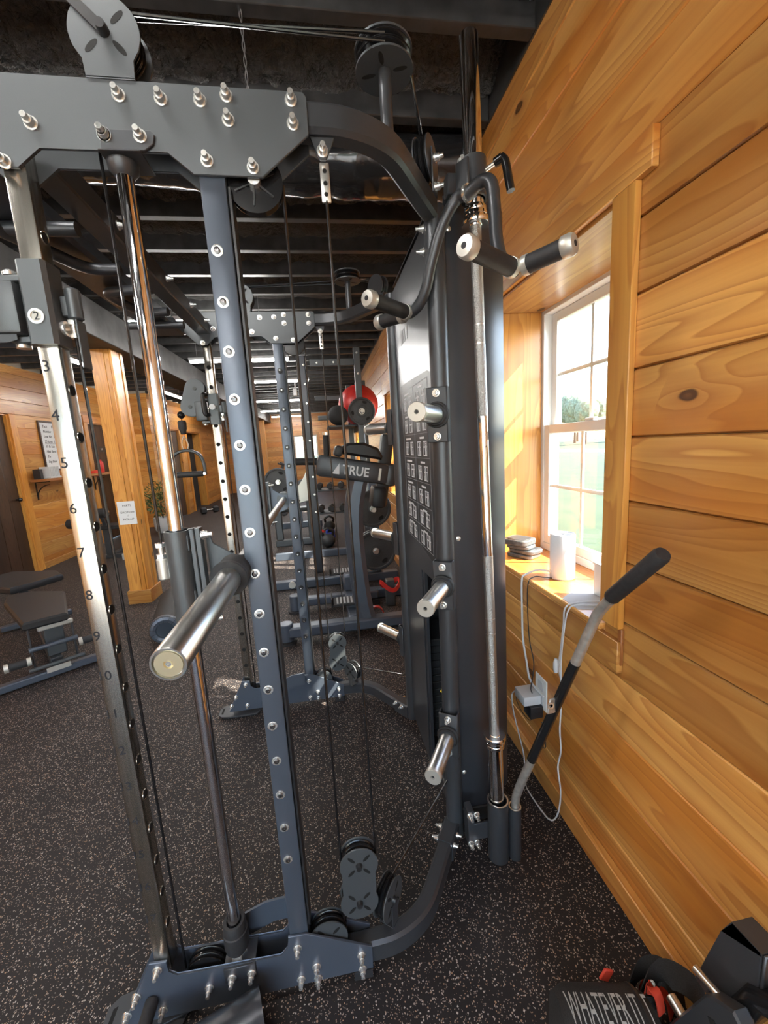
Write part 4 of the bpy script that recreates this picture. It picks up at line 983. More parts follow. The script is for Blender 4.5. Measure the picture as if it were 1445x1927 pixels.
# exercise chart printed on the panel (faces -x): flat print built as one sheet with its drawings
chart = R_(lambda m: m.prism([(1.262, 1.640), (1.30, 1.652), (1.58, 1.662), (1.73, 1.662), (1.735, 1.10), (1.58, 1.05), (1.262, 1.005)], 'x', 0.3490, 0.3499), 'exercise_chart', 'decal')
lines = MB(); pics = MB(); caps = MB()
cy = (1.30, 1.505, 1.71); rows = [1.632, 1.545, 1.458, 1.371, 1.284, 1.197, 1.118, 1.040]
for z in rows: lines.box(0.3484, 0.3489, cy[0], cy[2], z - 0.0007, z + 0.0007)
for y in cy: lines.box(0.3484, 0.3489, y - 0.0007, y + 0.0007, rows[-1], rows[0])
for r_ in range(7):
    for c_ in range(2):
        y0 = cy[c_] + 0.02; zt = rows[r_] - 0.012
        caps.box(0.3484, 0.3489, y0 + 0.05, y0 + 0.05 + 0.06 + 0.03 * ((r_ * 3 + c_) % 3), zt - 0.007, zt)
        for q in range(2):
            yy = y0 + 0.015 + 0.085 * q; zz = rows[r_ + 1] + 0.008; h = 0.052
            for a in (0, 0.020, 0.045): pics.box(0.3484, 0.3489, yy + a, yy + a + 0.004, zz, zz + h * (1 if a else 0.9))
            for b_ in (0.0, 0.55, 0.92): pics.box(0.3484, 0.3489, yy, yy + 0.047, zz + h * b_, zz + h * b_ + 0.004)
            # little figure inside the rack
            ph = (r_ * 5 + c_ * 3 + q * 2) % 4; fy = yy + 0.012 + 0.016 * (ph % 2)
            pics.box(0.3482, 0.3487, fy, fy + 0.007, zz + 0.018, zz + 0.038); pics.box(0.3482, 0.3487, fy + 0.001, fy + 0.006, zz + 0.040, zz + 0.046)
            pics.box(0.3482, 0.3487, fy - 0.008 * (ph % 3), fy + 0.009 * (ph % 3 + 1), zz + 0.030 + 0.004 * (ph % 2), zz + 0.034 + 0.004 * (ph % 2)); pics.box(0.3482, 0.3487, fy - 0.004, fy + 0.001, zz + 0.002, zz + 0.018); pics.box(0.3482, 0.3487, fy + 0.006, fy + 0.011, zz + 0.002, zz + 0.018)
lines.build('chart_rule', 'ink_grey', chart, kind='stuff'); pics.build('chart_drawing', 'ink_white', chart, kind='stuff'); caps.build('chart_caption', 'ink_white', chart, kind='stuff')
mk = MB()
for i, (a, b_, h) in enumerate(((0, 0.022, 0.05), (0.05, 0.012, 0.05), (0.075, 0.012, 0.05), (0.10, 0.03, 0.05))): mk.box(0.3490, 0.3497, 1.55 + a, 1.55 + a + b_, 1.815, 1.815 + h)
mk.build('panel_mark', 'ink_grey', rack, kind='stuff')

# bar holder at the foot of the tower and its top tube with a clamp lever
hold = R_(lambda m: m.hollow((0.487, 1.116, 0.004), (0.487, 1.116, 0.225), 0.0345, 0.0298, 30, 0.20), 'holder_tube', 'powder_black')
R_(lambda m: m.hollow((0.542, 1.104, 0.004), (0.542, 1.104, 0.200), 0.0205, 0.0165, 24, 0.18), 'holder_tube', 'powder_black')
R_(lambda m: m.ring((0.487, 1.116, 0.2255), (0.487, 1.116, 0.229), 0.0345, 0.0298, 30), 'tube_rim', 'steel')
R_(lambda m: m.ring((0.542, 1.104, 0.2005), (0.542, 1.104, 0.2035), 0.0205, 0.0165, 24), 'tube_rim', 'steel')
R_(lambda m: m.box(0.405, 0.458, 1.128, 1.134, 0.07, 0.135, 0.001), 'holder_arm')
R_(lambda m: m.box(0.386, 0.408, 1.128, 1.172, 0.05, 0.185, 0.002), 'holder_clamp')
for z in (0.172, 0.062): bolt((0.415, 1.1279, z)) ; bolt((0.393, 1.1279, z))
R_(lambda m: m.ring((0.4566, 1.1437, 2.055), (0.4551, 1.1450, 2.150), 0.0345, 0.0285, 28), 'holder_sleeve')
R_(lambda m: m.box(0.385, 0.425, 1.150, 1.185, 2.075, 2.125, 0.003), 'holder_lug')
for z in (2.138, 2.124): bolt((0.420, 1.132, z), (-0.3, -1, 0))
R_(lambda m: m.cyl((0.480, 1.128, 2.118), (0.506, 1.105, 2.127), 0.0055, n=12), 'clamp_stud', 'zinc')
R_(lambda m: m.lathe([(0, 0), (0.011, 0), (0.012, 0.012), (0.013, 0.020), (0, 0.022)], (0.500, 1.110, 2.125), (0.75, -0.66, 0.2), 16).tube(smooth([(0.513, 1.099, 2.133), (0.521, 1.093, 2.120), (0.526, 1.089, 2.088), (0.532, 1.085, 2.048)], 5), 0.0105, 12), 'clamp_lever', 'black_gloss')
R_(lambda m: m.cyl((0.509, 1.098, 2.131), (0.514, 1.094, 2.132), 0.006, n=10), 'lever_screw', 'zinc')

# ================================================================== THINGS HUNG ON OR STANDING BY THE RACK
# olympic bar
b0, b1 = Vector((0.488, 1.116, 0.030)), Vector((0.451, 1.149, 2.435)); bd = (b1 - b0).normalized(); Lb = (b1 - b0).length
bar = thing('olympic_barbell', b0, 'chrome barbell standing upright in the holder beside the tower', 'barbell')
def at_z(z): return b0 + bd * ((z - b0.z) / bd.z)
MB().cyl(b0, at_z(0.43), 0.0245, n=28).build('sleeve', 'chrome', bar)
MB().lathe([(0, 0), (0.024, 0), (0.0245, 0.002), (0.0245, 0.398), (0.0225, 0.402), (0, 0.402)], at_z(2.033), bd, 28).build('sleeve', 'chrome', bar)
for z, s in ((0.427, 1), (2.038, -1)):
    MB().lathe([(0, 0), (0.0285, 0), (0.0300, 0.002), (0.0300, 0.012), (0.0285, 0.014), (0.0325, 0.016), (0.0325, 0.024), (0.0305, 0.026), (0.0355, 0.028), (0.0360, 0.030), (0.0360, 0.042), (0.0345, 0.044), (0.018, 0.044), (0.017, 0.047), (0, 0.047)], at_z(z), bd * s, 32).build('collar', 'chrome', bar)
zs = [0.474, 0.822, 0.826, 0.872, 0.876, 1.075, 1.490, 1.688, 1.692, 1.738, 1.742, 1.992]
kinds = ['knurl', 'chrome', 'knurl', 'chrome', 'knurl', 'chrome', 'knurl', 'chrome', 'knurl', 'chrome', 'knurl']
for (za, zb, k) in zip(zs, zs[1:], kinds):
    rr = 0.0155 if k == 'knurl' else 0.0149
    MB().cyl(at_z(za), at_z(zb), rr, n=28).build('ring_mark' if zb - za < 0.01 else ('grip' if k == 'knurl' else 'shaft'), k if zb - za > 0.01 else 'steel', bar, 'knurled grip' if k == 'knurl' else None)

# multi grip pull bar hung over the bracket
pb = thing('multi_grip_bar', (0.40, 1.05, 2.0), 'black bent pull bar with four silver capped grips hanging on the tower', 'pull bar')
dL = Vector((-0.523, 0.853, 0)); nL = Vector((-0.853, -0.523, 0))
pr = Vector((0.466, 0.931, 1.800)); plf = Vector((0.284, 1.228, 1.800))
armR = smooth([(0.405, 1.062, 2.022), (0.430, 1.030, 2.034), (0.446, 1.010, 2.018), (0.449, 1.000, 1.960), (0.447, 0.985, 1.880), (0.452, 0.962, 1.822), (0.460, 0.944, 1.804), (0.466, 0.931, 1.800)], 6)
armL = smooth([(0.405, 1.062, 2.022), (0.392, 1.082, 2.030), (0.372, 1.102, 2.008), (0.350, 1.128, 1.962), (0.333, 1.153, 1.900), (0.322, 1.175, 1.845), (0.306, 1.198, 1.812), (0.290, 1.220, 1.801), (0.284, 1.228, 1.800)], 6)
MB().tube(armR, 0.0155, 14).build('arm', 'powder_black', pb); MB().tube(armL, 0.0150, 14).build('arm', 'powder_black', pb)
MB().lathe([(0, 0), (0.020, 0), (0.021, 0.004), (0.020, 0.008), (0, 0.008)], (0.408, 1.058, 2.026), (-0.5, 0.8, 0.1), 20).build('ring', 'zinc', pb)
MB().obox((0.405, 1.090, 2.070), (0.008, 0.040, 0.095), Matrix.Rotation(0.55, 3, 'Z'), 0.003).build('hanger_tab', 'powder_black', pb)
for s, (p0, d) in enumerate(((pr, Vector((-0.150, -0.101, 0.0))), (pr + Vector((0.006, -0.006, 0)), Vector((0.062, -0.092, 0.006))), (plf, Vector((-0.130, -0.119, 0.0))), (plf + Vector((-0.006, 0.008, 0)), Vector((-0.066, 0.085, 0.004))))):
    L_ = d.length; u = d.normalized(); g0 = p0 + u * 0.010
    g = MB().cyl(g0 + u * 0.014, g0 + u * (L_ - 0.020), 0.0195, n=26).build('grip', 'black_rubber', pb)
    MB().lathe([(0, 0), (0.0195, 0), (0.0212, 0.002), (0.0212, 0.0145), (0, 0.0145)], g0, u, 26).build('grip_ring', 'silver_paint', g)
    MB().lathe([(0, 0), (0.0215, 0), (0.0225, 0.002), (0.0225, 0.018), (0.019, 0.024), (0.008, 0.025), (0, 0.025)], g0 + u * (L_ - 0.022), u, 26).build('grip_cap', 'silver_paint', g)
    MB().lathe([(0, 0), (0.0062, 0), (0.0062, 0.0006), (0, 0.0006)], g0 + u * (L_ + 0.003), u, 14).build('cap_mark', 'ink', g)

# landmine handle in the thin tube
lm = thing('landmine_handle', (0.543, 1.104, 0.03), 'bent black landmine handle leaning out of the thin holder tube', 'handle')
pts = [Vector((0.542, 1.104, 0.03)), Vector((0.543, 1.103, 0.20)), Vector((0.5475, 1.095, 0.265)), Vector((0.575, 1.055, 0.414))]
MB().tube(smooth(pts, 5), 0.0135, 14).build('bent_foot', 'worn_steel', lm, 'worn bare steel foot')
b_ = Vector((0.660, 0.890, 0.951)); a_ = pts[-1]; u = (b_ - a_).normalized(); mdl = a_ + u * ((b_ - a_).length * 0.73)
MB().cyl(a_, mdl, 0.0142, n=18).build('shaft', 'black_gloss', lm)
MB().tube(smooth([mdl, mdl + u * 0.10, b_ - u * 0.03, b_ + Vector((0.0, -0.012, 0.022)), Vector((0.66, 0.840, 1.022))], 5), 0.0132, 16).build('neck', 'worn_steel', lm, 'bare steel neck')
g0 = Vector((0.66, 0.835, 1.030)); g1 = Vector((0.66, 0.693, 1.177))
MB().lathe([(0, 0), (0.0165, 0), (0.018, 0.004), (0.018, (g1 - g0).length - 0.008), (0.015, (g1 - g0).length), (0, (g1 - g0).length)], g0, g1 - g0, 22).build('grip', 'black_rubber', lm)
lc = a_ + u * 0.255; sd = Vector((-0.75, -0.35, 0.12)).normalized()
MB().obox(lc + sd * 0.022, (0.040, 0.006, 0.046), Matrix.Rotation(0.45, 3, 'Z') @ Matrix.Rotation(0.3, 3, 'Y'), 0.004).build('eye_lug', 'worn_steel', lm)
MB().hollow(lc + sd * 0.034 + Vector((0, -0.0042, 0.006)), lc + sd * 0.034 + Vector((0, -0.0052, 0.006)), 0.0105, 0.0055, 18).build('eye', 'zinc', lm)

# wide black tube on the floor in front of the base
bt = thing('black_tube', (-0.33, 0.78, 0), 'thick black tube lying on the floor against the nearest base plate', 'tube')
d_ = Vector((-0.95, -0.31, 0)).normalized(); p_ = Vector((-0.252, 0.804, 0.0662))
MB().hollow(p_ + d_ * 0.25, p_, 0.066, 0.060, 40, 0.22).build('pipe', 'shroud_black', bt)
for k in (0.05, 0.13): MB().obox(p_ + d_ * k + Vector((0.018, -0.0546, 0.0345)), (0.034, 0.011, 0.002), Matrix.Rotation(0.315, 3, 'Z') @ Matrix.Rotation(0.95, 3, 'X'), 0.0009).build('weld_slot', 'powder_grey', bt)

# D handle on the far trolley
hx, hy = far((-0.659, 0.906, 0))[0], far((-0.659, 0.906, 0))[1]
dh = thing('cable_handle', (hx, hy, 1.33), 'black D shaped cable handle hanging from the far trolley', 'cable handle')
MB().tube(smooth([(hx, hy, 1.530), (hx - 0.012, hy, 1.50), (hx - 0.014, hy, 1.475), (hx, hy, 1.455), (hx + 0.014, hy, 1.475), (hx + 0.012, hy, 1.50), (hx, hy, 1.530)], 5), 0.0028, 8).build('snap_hook', 'zinc', dh)
AR = [(hx, hy, 1.462), (hx - 0.055, hy, 1.447), (hx - 0.085, hy, 1.405), (hx - 0.088, hy, 1.33)]
path = smooth([(hx - 0.078, hy, 1.330), (hx - 0.077, hy, 1.385), (hx - 0.058, hy, 1.435), (hx, hy, 1.456), (hx + 0.058, hy, 1.435), (hx + 0.077, hy, 1.385), (hx + 0.078, hy, 1.330)], 5)
MB().rtube(path, 0.014, 0.020, 0.003, up=(0, 1, 0)).build('strap', 'black_plastic', dh)
MB().cyl((hx - 0.070, hy, 1.337), (hx + 0.070, hy, 1.337), 0.0145, n=18, bev=0.004).build('grip', 'black_rubber', dh)
for s in (-1, 1): MB().cyl((hx + 0.078 * s, hy - 0.012, 1.337), (hx + 0.078 * s, hy - 0.016, 1.337), 0.007, n=12).build('rivet', 'zinc', dh)
# ================================================================== ON THE WINDOW SILL
def part(o, name, mat, fn, label=None):
    m_ = MB(); fn(m_); return m_.build(name, mat, o, label)
ZS = 0.850
rt = thing('wifi_router', (0.925, 1.455, ZS), 'white round router tower with a grey vented top on the window sill', 'router')
part(rt, 'body', 'white_plastic', lambda m: m.lathe([(0, 0), (0.044, 0), (0.047, 0.003), (0.048, 0.006), (0.048, 0.180), (0.045, 0.184), (0.041, 0.184), (0.039, 0.181), (0, 0.181)], (0.925, 1.455, ZS), n=40))
part(rt, 'vent', 'grey_plastic', lambda m: m.lathe([(0, 0.1811), (0.0385, 0.1811), (0.0385, 0.1822), (0, 0.1822)], (0.925, 1.455, ZS), n=36))
def vents(m):
    for r_ in (0.022, 0.030):
        for k in range(22):
            a = 2 * PI * k / 22; m.obox((0.925 + r_ * math.cos(a), 1.455 + r_ * math.sin(a), ZS + 0.1824), (0.005, 0.002, 0.0005), Matrix.Rotation(a, 3, 'Z'))
    m.cyl((0.925, 1.455, ZS + 0.1823), (0.925, 1.455, ZS + 0.1827), 0.010, n=16)
v_ = MB(); vents(v_); v_.build('vent_slots', 'ink', rt, kind='stuff')
# flat rounded steel weights, four in a stack
def slab(c, sx, sy, h, rz, label, rim=True):
    o = thing('steel_weight', c, label, 'weight', 'steel weights stacked on the sill')
    P = []; 
    for q, (ux, uy) in enumerate(((1, 1), (-1, 1), (-1, -1), (1, -1))):
        for k in range(5):
            a = math.radians(90 * q + 22.5 * k); P.append(Vector((ux * (sx / 2 - 0.026) + 0.026 * math.cos(a), uy * (sy / 2 - 0.026) + 0.026 * math.sin(a), 0)))
    Rz = Matrix.Rotation(rz, 3, 'Z'); P = [Rz @ p for p in P]; c = Vector(c)
    m_ = MB(); m_.prism([(c.x + p.x, c.y + p.y) for p in P], 'z', c.z, c.z + h, 0.004); m_.build('body', 'cast_grey', o)
    m_ = MB(); m_.prism([(c.x + p.x * 0.74, c.y + p.y * 0.74) for p in P], 'z', c.z + h, c.z + h + 0.0015, 0.0005); m_.build('inlay', 'iron_plate', o)
    return o
slab((0.932, 1.790, ZS), 0.105, 0.14, 0.020, 0.5, 'dull steel weight at the bottom of the stack on the sill')
slab((0.940, 1.785, ZS + 0.0216), 0.105, 0.14, 0.020, 0.45, 'dull steel weight second from the bottom of the sill stack')
slab((0.922, 1.795, ZS + 0.0432), 0.095, 0.12, 0.018, 0.6, 'smaller steel weight second from the top of the sill stack')
slab((0.915, 1.800, ZS + 0.0628), 0.115, 0.13, 0.026, 0.55, 'thick bright steel weight on top of the sill stack')
MB().prism([(0.795, 1.155), (0.800, 1.255), (0.870, 1.305), (0.940, 1.290), (0.945, 1.165), (0.86, 1.135)], 'z', ZS + 0.0002, ZS + 0.0012).build('grey_sheet', 'paper_grey', label='flat grey sheet lying on the near end of the sill', cat='sheet')
q = MB(); q.box(0.925, 0.933, 1.060, 1.262, ZS + 0.0003, ZS + 0.115, 0.002).box(0.920, 0.938, 1.060, 1.264, ZS + 0.115, ZS + 0.121, 0.001)
q.build('plastic_board', 'white_vinyl', label='small white board standing upright at the near end of the sill', cat='board')

# ================================================================== PLUGS AND CORDS
ot = thing('wall_outlet', (WX - 0.002, 1.40, 0.36), 'cream double outlet plate low on the plank wall', 'outlet')
part(ot, 'plate', 'white_vinyl', lambda m: m.box(WX - 0.006, WX - 0.0004, 1.355, 1.440, 0.325, 0.460, 0.002))
part(ot, 'socket', 'white_plastic', lambda m: m.box(WX - 0.009, WX - 0.0062, 1.378, 1.417, 0.342, 0.384, 0.002)); part(ot, 'socket', 'white_plastic', lambda m: m.box(WX - 0.009, WX - 0.0062, 1.378, 1.417, 0.402, 0.444, 0.002))
ad = thing('white_adapter', (0.745, 1.43, 0.36), 'white plug-in power adapter block on the lower wall outlet', 'adapter')
part(ad, 'block', 'white_plastic', lambda m: m.box(0.722, 0.797, 1.385, 1.470, 0.345, 0.385, 0.004, 2))
b2 = thing('black_adapter', (0.755, 1.40, 0.30), 'black power adapter right under the white one', 'adapter')
part(b2, 'block', 'black_plastic', lambda m: m.box(0.745, 0.8005, 1.375, 1.435, 0.290, 0.3435, 0.005, 2))
def cord(name, pts, r, mat, label): return MB().tube(smooth(pts, 7), r, 8).build(name, mat, label=label, cat='cord')
cord('power_lead', [(0.875, 1.455, ZS + 0.030), (0.840, 1.49, ZS + 0.030), (0.800, 1.517, ZS + 0.006), (0.784, 1.520, ZS - 0.02), (0.783, 1.517, 0.70), (0.780, 1.505, 0.58), (0.783, 1.480, 0.485), (0.781, 1.450, 0.425), (0.781, 1.40, 0.41), (0.786, 1.35, 0.405)], 0.0042, 'white_plastic', 'thick white cord from the router down to the outlet')
cord('power_lead', [(0.878, 1.45, ZS + 0.004), (0.850, 1.470, ZS + 0.004), (0.815, 1.475, ZS + 0.008), (0.784, 1.468, ZS - 0.015), (0.783, 1.470, 0.72), (0.781, 1.452, 0.60), (0.782, 1.42, 0.52), (0.770, 1.402, 0.47), (0.766, 1.412, 0.405), (0.768, 1.405, 0.387)], 0.0022, 'black_plastic', 'thin black cord hanging from the sill to the adapters')
cord('thin_black_lead', [(0.775, 1.4708, 0.32), (0.772, 1.50, 0.31), (0.770, 1.545, 0.285), (0.770, 1.54, 0.255), (0.772, 1.49, 0.235), (0.772, 1.43, 0.245), (0.772, 1.405, 0.288)], 0.0016, 'black_plastic', 'thin black lead looping left of the adapters')
cord('short_black_lead', [(0.776, 1.345, 0.300), (0.777, 1.325, 0.27), (0.776, 1.315, 0.215), (0.777, 1.330, 0.195), (0.778, 1.338, 0.205)], 0.0018, 'black_plastic', 'short black lead hanging under the outlet right of the handle')
cord('charger_lead', [(0.730, 1.4745, 0.36), (0.722, 1.492, 0.33), (0.728, 1.49, 0.25), (0.738, 1.46, 0.16), (0.742, 1.425, 0.085), (0.722, 1.375, 0.0045), (0.715, 1.33, 0.004), (0.717, 1.275, 0.004), (0.722, 1.225, 0.004), (0.728, 1.205, 0.004), (0.742, 1.195, 0.010), (0.7535, 1.185, 0.055), (0.763, 1.190, 0.13), (0.7605, 1.205, 0.22), (0.7615, 1.190, 0.30), (0.760, 1.196, 0.38), (0.768, 1.203, 0.46), (0.772, 1.212, 0.55), (0.774, 1.215, 0.65), (0.776, 1.200, 0.78), (0.783, 1.190, ZS - 0.012), (0.800, 1.180, ZS + 0.006), (0.850, 1.165, ZS + 0.006), (0.915, 1.140, ZS + 0.006)], 0.0028, 'white_plastic', 'long white cord looping from the sill to the floor and up to the adapter')
cord('power_lead', [(0.900, 1.170, ZS + 0.010), (0.830, 1.192, ZS + 0.008), (0.7825, 1.206, ZS - 0.010), (0.781, 1.216, 0.77), (0.781, 1.232, 0.66), (0.779, 1.238, 0.60), (0.781, 1.225, 0.54), (0.782, 1.23, 0.46), (0.785, 1.27, 0.42)], 0.0032, 'white_plastic', 'second white lead hanging from the sill behind the steel handle')
o = MB(); o.lathe([(0, -0.028), (0.007, -0.026), (0.010, -0.010), (0.010, 0.012), (0.005, 0.028), (0, 0.029)], (0.773, 1.246, 0.60), n=16); o.build('cord_switch', 'white_plastic', label='white inline switch on the lead behind the steel handle', cat='switch')

# ================================================================== BOTTOM RIGHT CORNER
bagA, bagB = Vector((0.400, 0.600, 0.112)), Vector((0.600, 0.557, 0.112)); ba = (bagB - bagA).normalized(); bl = (bagB - bagA).length
bg_ = thing('sandbag', (bagA + bagB) / 2 - Vector((0, 0, 0.112)), 'stuffed black training bag with grey lettering lying on the floor', 'bag')
part(bg_, 'body', 'black_fabric', lambda m: m.lathe([(0, -0.012), (0.06, -0.010), (0.098, 0.004), (0.110, 0.030), (0.111, bl - 0.03), (0.100, bl - 0.006), (0.07, bl + 0.004), (0, bl + 0.006)], bagA, ba, 40))
part(bg_, 'piping', 'black_plastic', lambda m: m.lathe([(0.1095, bl - 0.034), (0.113, bl - 0.032), (0.113, bl - 0.026), (0.1085, bl - 0.024)], bagA, ba, 40))
# lettering bent round the bag
def wrap_text(body, size, mat, host, a_, ax_, r_, start, ang0, width):
    cu = bpy.data.curves.new('lettering', 'FONT'); cu.body = body; cu.size = size; cu.extrude = 0.0004; cu.resolution_u = 2
    t = bpy.data.objects.new('lettering', cu); C.objects.link(t); dg = bpy.context.evaluated_depsgraph_get()
    me = bpy.data.meshes.new_from_object(t.evaluated_get(dg)); bpy.data.objects.remove(t); me.name = 'lettering'
    bm = bmesh.new(); bm.from_mesh(me); bmesh.ops.subdivide_edges(bm, edges=[e for e in bm.edges if e.calc_length() > size * 0.2], cuts=4)
    up = Vector((0, 0, 1)); sd = ax_.cross(up).normalized()
    kx = width / max(v.co.x for v in bm.verts)
    for v in bm.verts:
        th = ang0 + (v.co.y) / r_; d = sd * math.cos(th) + up * math.sin(th)
        p = Vector(a_) + ax_ * (start + v.co.x * kx) + d * (r_ + 0.0006 + v.co.z); v.co = p - WL[host.name]
    bm.to_mesh(me); bm.free(); me.materials.clear(); me.materials.append(MATS[mat])
    return link('lettering', me, host, WL[host.name])
wrap_text('WHATEVER IT T', 0.088, 'paper_grey', bg_, bagA, ba, 0.1112, 0.016, math.radians(86), 0.172)
part(bg_, 'pull_loop', 'red_fabric', lambda m: m.obox((0.550, 0.668, 0.186), (0.026, 0.006, 0.030), Matrix.Rotation(0.5, 3, 'Y'), 0.002), 'red webbing tab')
# straps with red ends
st = thing('lifting_straps', (0.70, 0.64, 0), 'black webbing straps with red ends heaped between the bag and the wall', 'straps')
def loop(pts, w=0.034): return lambda m: m.sweep(smooth(pts, 6), [(-w / 2, -0.0015), (w / 2, -0.0015), (w / 2, 0.0015), (-w / 2, 0.0015)], up=(0.3, -0.6, 0.75))
part(st, 'strap', 'black_fabric', loop([(0.640, 0.700, 0.004), (0.645, 0.695, 0.08), (0.668, 0.680, 0.140), (0.700, 0.665, 0.150), (0.728, 0.650, 0.09), (0.732, 0.640, 0.004)], 0.05))
part(st, 'strap', 'black_fabric', loop([(0.650, 0.668, 0.004), (0.655, 0.665, 0.10), (0.690, 0.652, 0.172), (0.735, 0.615, 0.165), (0.748, 0.600, 0.08), (0.750, 0.595, 0.004)], 0.05))
part(st, 'strap', 'black_fabric', loop([(0.640, 0.664, 0.003), (0.642, 0.652, 0.10), (0.644, 0.632, 0.15), (0.642, 0.62, 0.10), (0.640, 0.615, 0.003)], 0.04))
part(st, 'red_end', 'red_fabric', loop([(0.668, 0.690, 0.003), (0.676, 0.694, 0.055), (0.697, 0.690, 0.080), (0.725, 0.676, 0.055), (0.735, 0.668, 0.003)], 0.03), 'red webbing end')
part(st, 'red_end', 'red_fabric', loop([(0.636, 0.648, 0.150), (0.640, 0.636, 0.172), (0.644, 0.622, 0.170), (0.644, 0.610, 0.140)], 0.024), 'red webbing end')
part(st, 'rivet', 'zinc', lambda m: m.hollow((0.655, 0.652, 0.155), (0.653, 0.648, 0.161), 0.006, 0.003, 14))
# folded bench attachment leaning by the wall
at_ = thing('bench_attachment', (0.70, 0.47, 0), 'black steel bench attachment with an upright bracket standing by the wall', 'gym attachment')
part(at_, 'bracket', 'powder_black', lambda m: m.prism([(0.585, 0.270), (0.541, 0.455), (0.524, 0.500), (0.471, 0.505), (0.470, 0.42), (0.500, 0.27)], 'x', 0.690, 0.698, 0.002))
part(at_, 'bracket_flange', 'powder_black', lambda m: m.poly3([(0.690, 0.541, 0.455), (0.690, 0.524, 0.500), (0.690, 0.470, 0.5055), (0.690, 0.470, 0.499)], [(0.735, 0.541, 0.455), (0.735, 0.524, 0.500), (0.735, 0.470, 0.5055), (0.735, 0.470, 0.499)]))
part(at_, 'bracket_flange', 'powder_black', lambda m: m.box(0.690, 0.740, 0.464, 0.470, 0.40, 0.5055, 0.002))
part(at_, 'pin', 'steel', lambda m: m.cyl((0.655, 0.556, 0.352), (0.665, 0.500, 0.352), 0.0075, n=14))
part(at_, 'block', 'powder_black', lambda m: m.prism([(0.600, 0.12), (0.520, 0.350), (0.510, 0.362), (0.470, 0.395), (0.455, 0.385), (0.440, 0.30), (0.46, 0.05), (0.56, 0.05)], 'x', 0.640, 0.672, 0.004))
part(at_, 'slot', 'dark_hole', lambda m: m.obox((0.6393, 0.490, 0.300), (0.0012, 0.045, 0.016), Matrix.Rotation(0.9, 3, 'X')))
part(at_, 'tube', 'black_gloss', lambda m: m.tube([(0.700, 0.530, 0.004), (0.700, 0.505, 0.300), (0.697, 0.47, 0.405), (0.692, 0.40, 0.47), (0.690, 0.30, 0.50)], 0.022, 14))
part(at_, 'stub', 'steel', lambda m: m.cyl((0.652, 0.600, 0.205), (0.652, 0.560, 0.200), 0.011, n=14))
part(at_, 'foot', 'powder_black', lambda m: m.box(0.645, 0.74, 0.36, 0.50, 0.0, 0.05, 0.004))

# ================================================================== LEFT SIDE: BENCHES, ROLLER, SHELF, BOARD, PLANT
def quad(pts, z, h, bev=0.012):
    return lambda m: m.prism([(x, y) for x, y in pts], 'z', z, z + h, bev)
bn = thing('adjustable_bench', (-2.05, 2.95, 0), 'black adjustable bench nearest the rack, its seat end towards the camera', 'bench')
part(bn, 'seat', 'pad_vinyl', quad([(-1.955, 2.705), (-1.765, 2.835), (-2.08, 3.36), (-2.36, 3.44), (-2.50, 3.38), (-2.40, 3.20)], 0.395, 0.055))
part(bn, 'backrest', 'pad_vinyl', quad([(-2.53, 3.46), (-2.42, 3.62), (-2.33, 3.78), (-2.48, 3.95), (-2.90, 4.05), (-3.10, 3.75)], 0.425, 0.055))
fd = Vector((-0.60, 0.80, 0)); sdv = Vector((0.80, 0.60, 0)); c0 = Vector((-1.93, 2.90, 0))
rB = Matrix((sdv, fd, Vector((0, 0, 1)))).transposed()
part(bn, 'stabilizer', 'powder_blue_sheen', lambda m: m.obox(c0 - fd * 0.04 + Vector((0, 0, 0.035)), (0.66, 0.055, 0.05), rB, 0.008))
for s in (-1, 1): part(bn, 'end_cap', 'black_plastic', lambda m: m.obox(c0 - fd * 0.04 + sdv * (0.335 * s) + Vector((0, 0, 0.033)), (0.02, 0.062, 0.06), rB, 0.006))
part(bn, 'main_beam', 'powder_black', lambda m: m.obox(c0 + fd * 0.62 + Vector((0, 0, 0.09)), (0.07, 1.30, 0.07), rB, 0.006))
part(bn, 'seat_post', 'powder_grey', lambda m: m.obox(c0 + fd * 0.06 + Vector((0.02, 0.0, 0.255)), (0.11, 0.06, 0.26), rB, 0.006))
part(bn, 'seat_bracket', 'silver_paint', lambda m: m.obox(c0 - fd * 0.075 + Vector((0.03, 0.0, 0.372)), (0.19, 0.02, 0.035), rB, 0.008))
for s in (-1, 1):
    part(bn, 'side_plate', 'powder_black', lambda m: m.obox(c0 - fd * 0.02 + sdv * (0.115 * s) + Vector((0, 0, 0.23)), (0.012, 0.05, 0.30), rB, 0.003))
    g = part(bn, 'ankle_roller', 'black_rubber', lambda m: m.cyl(c0 - fd * 0.06 + sdv * (0.125 * s) + Vector((0, 0, 0.195 - 0.03 * (s < 0))), c0 - fd * 0.06 + sdv * (0.235 * s) + Vector((0, 0, 0.195 - 0.03 * (s < 0))), 0.026, n=18))
    for e in (0.128, 0.240): MB().cyl(c0 - fd * 0.06 + sdv * (e * s) + Vector((0, 0, 0.195 - 0.03 * (s < 0))), c0 - fd * 0.06 + sdv * ((e + 0.022) * s) + Vector((0, 0, 0.195 - 0.03 * (s < 0))), 0.028, n=18).build('roller_cap', 'silver_paint', g)
part(bn, 'cross_bar', 'powder_blue_sheen', lambda m: m.cyl(c0 - fd * 0.06 - sdv * 0.13 + Vector((0, 0, 0.235)), c0 - fd * 0.06 + sdv * 0.13 + Vector((0, 0, 0.235)), 0.016, n=14))
part(bn, 'cross_bar', 'powder_grey', lambda m: m.cyl(c0 - fd * 0.075 - sdv * 0.15 + Vector((0, 0, 0.105)), c0 - fd * 0.075 + sdv * 0.15 + Vector((0, 0, 0.105)), 0.013, n=14))
part(bn, 'name_plate', 'silver_paint', lambda m: m.obox(c0 - fd * 0.085 + Vector((0, 0, 0.072)), (0.13, 0.004, 0.035), rB))
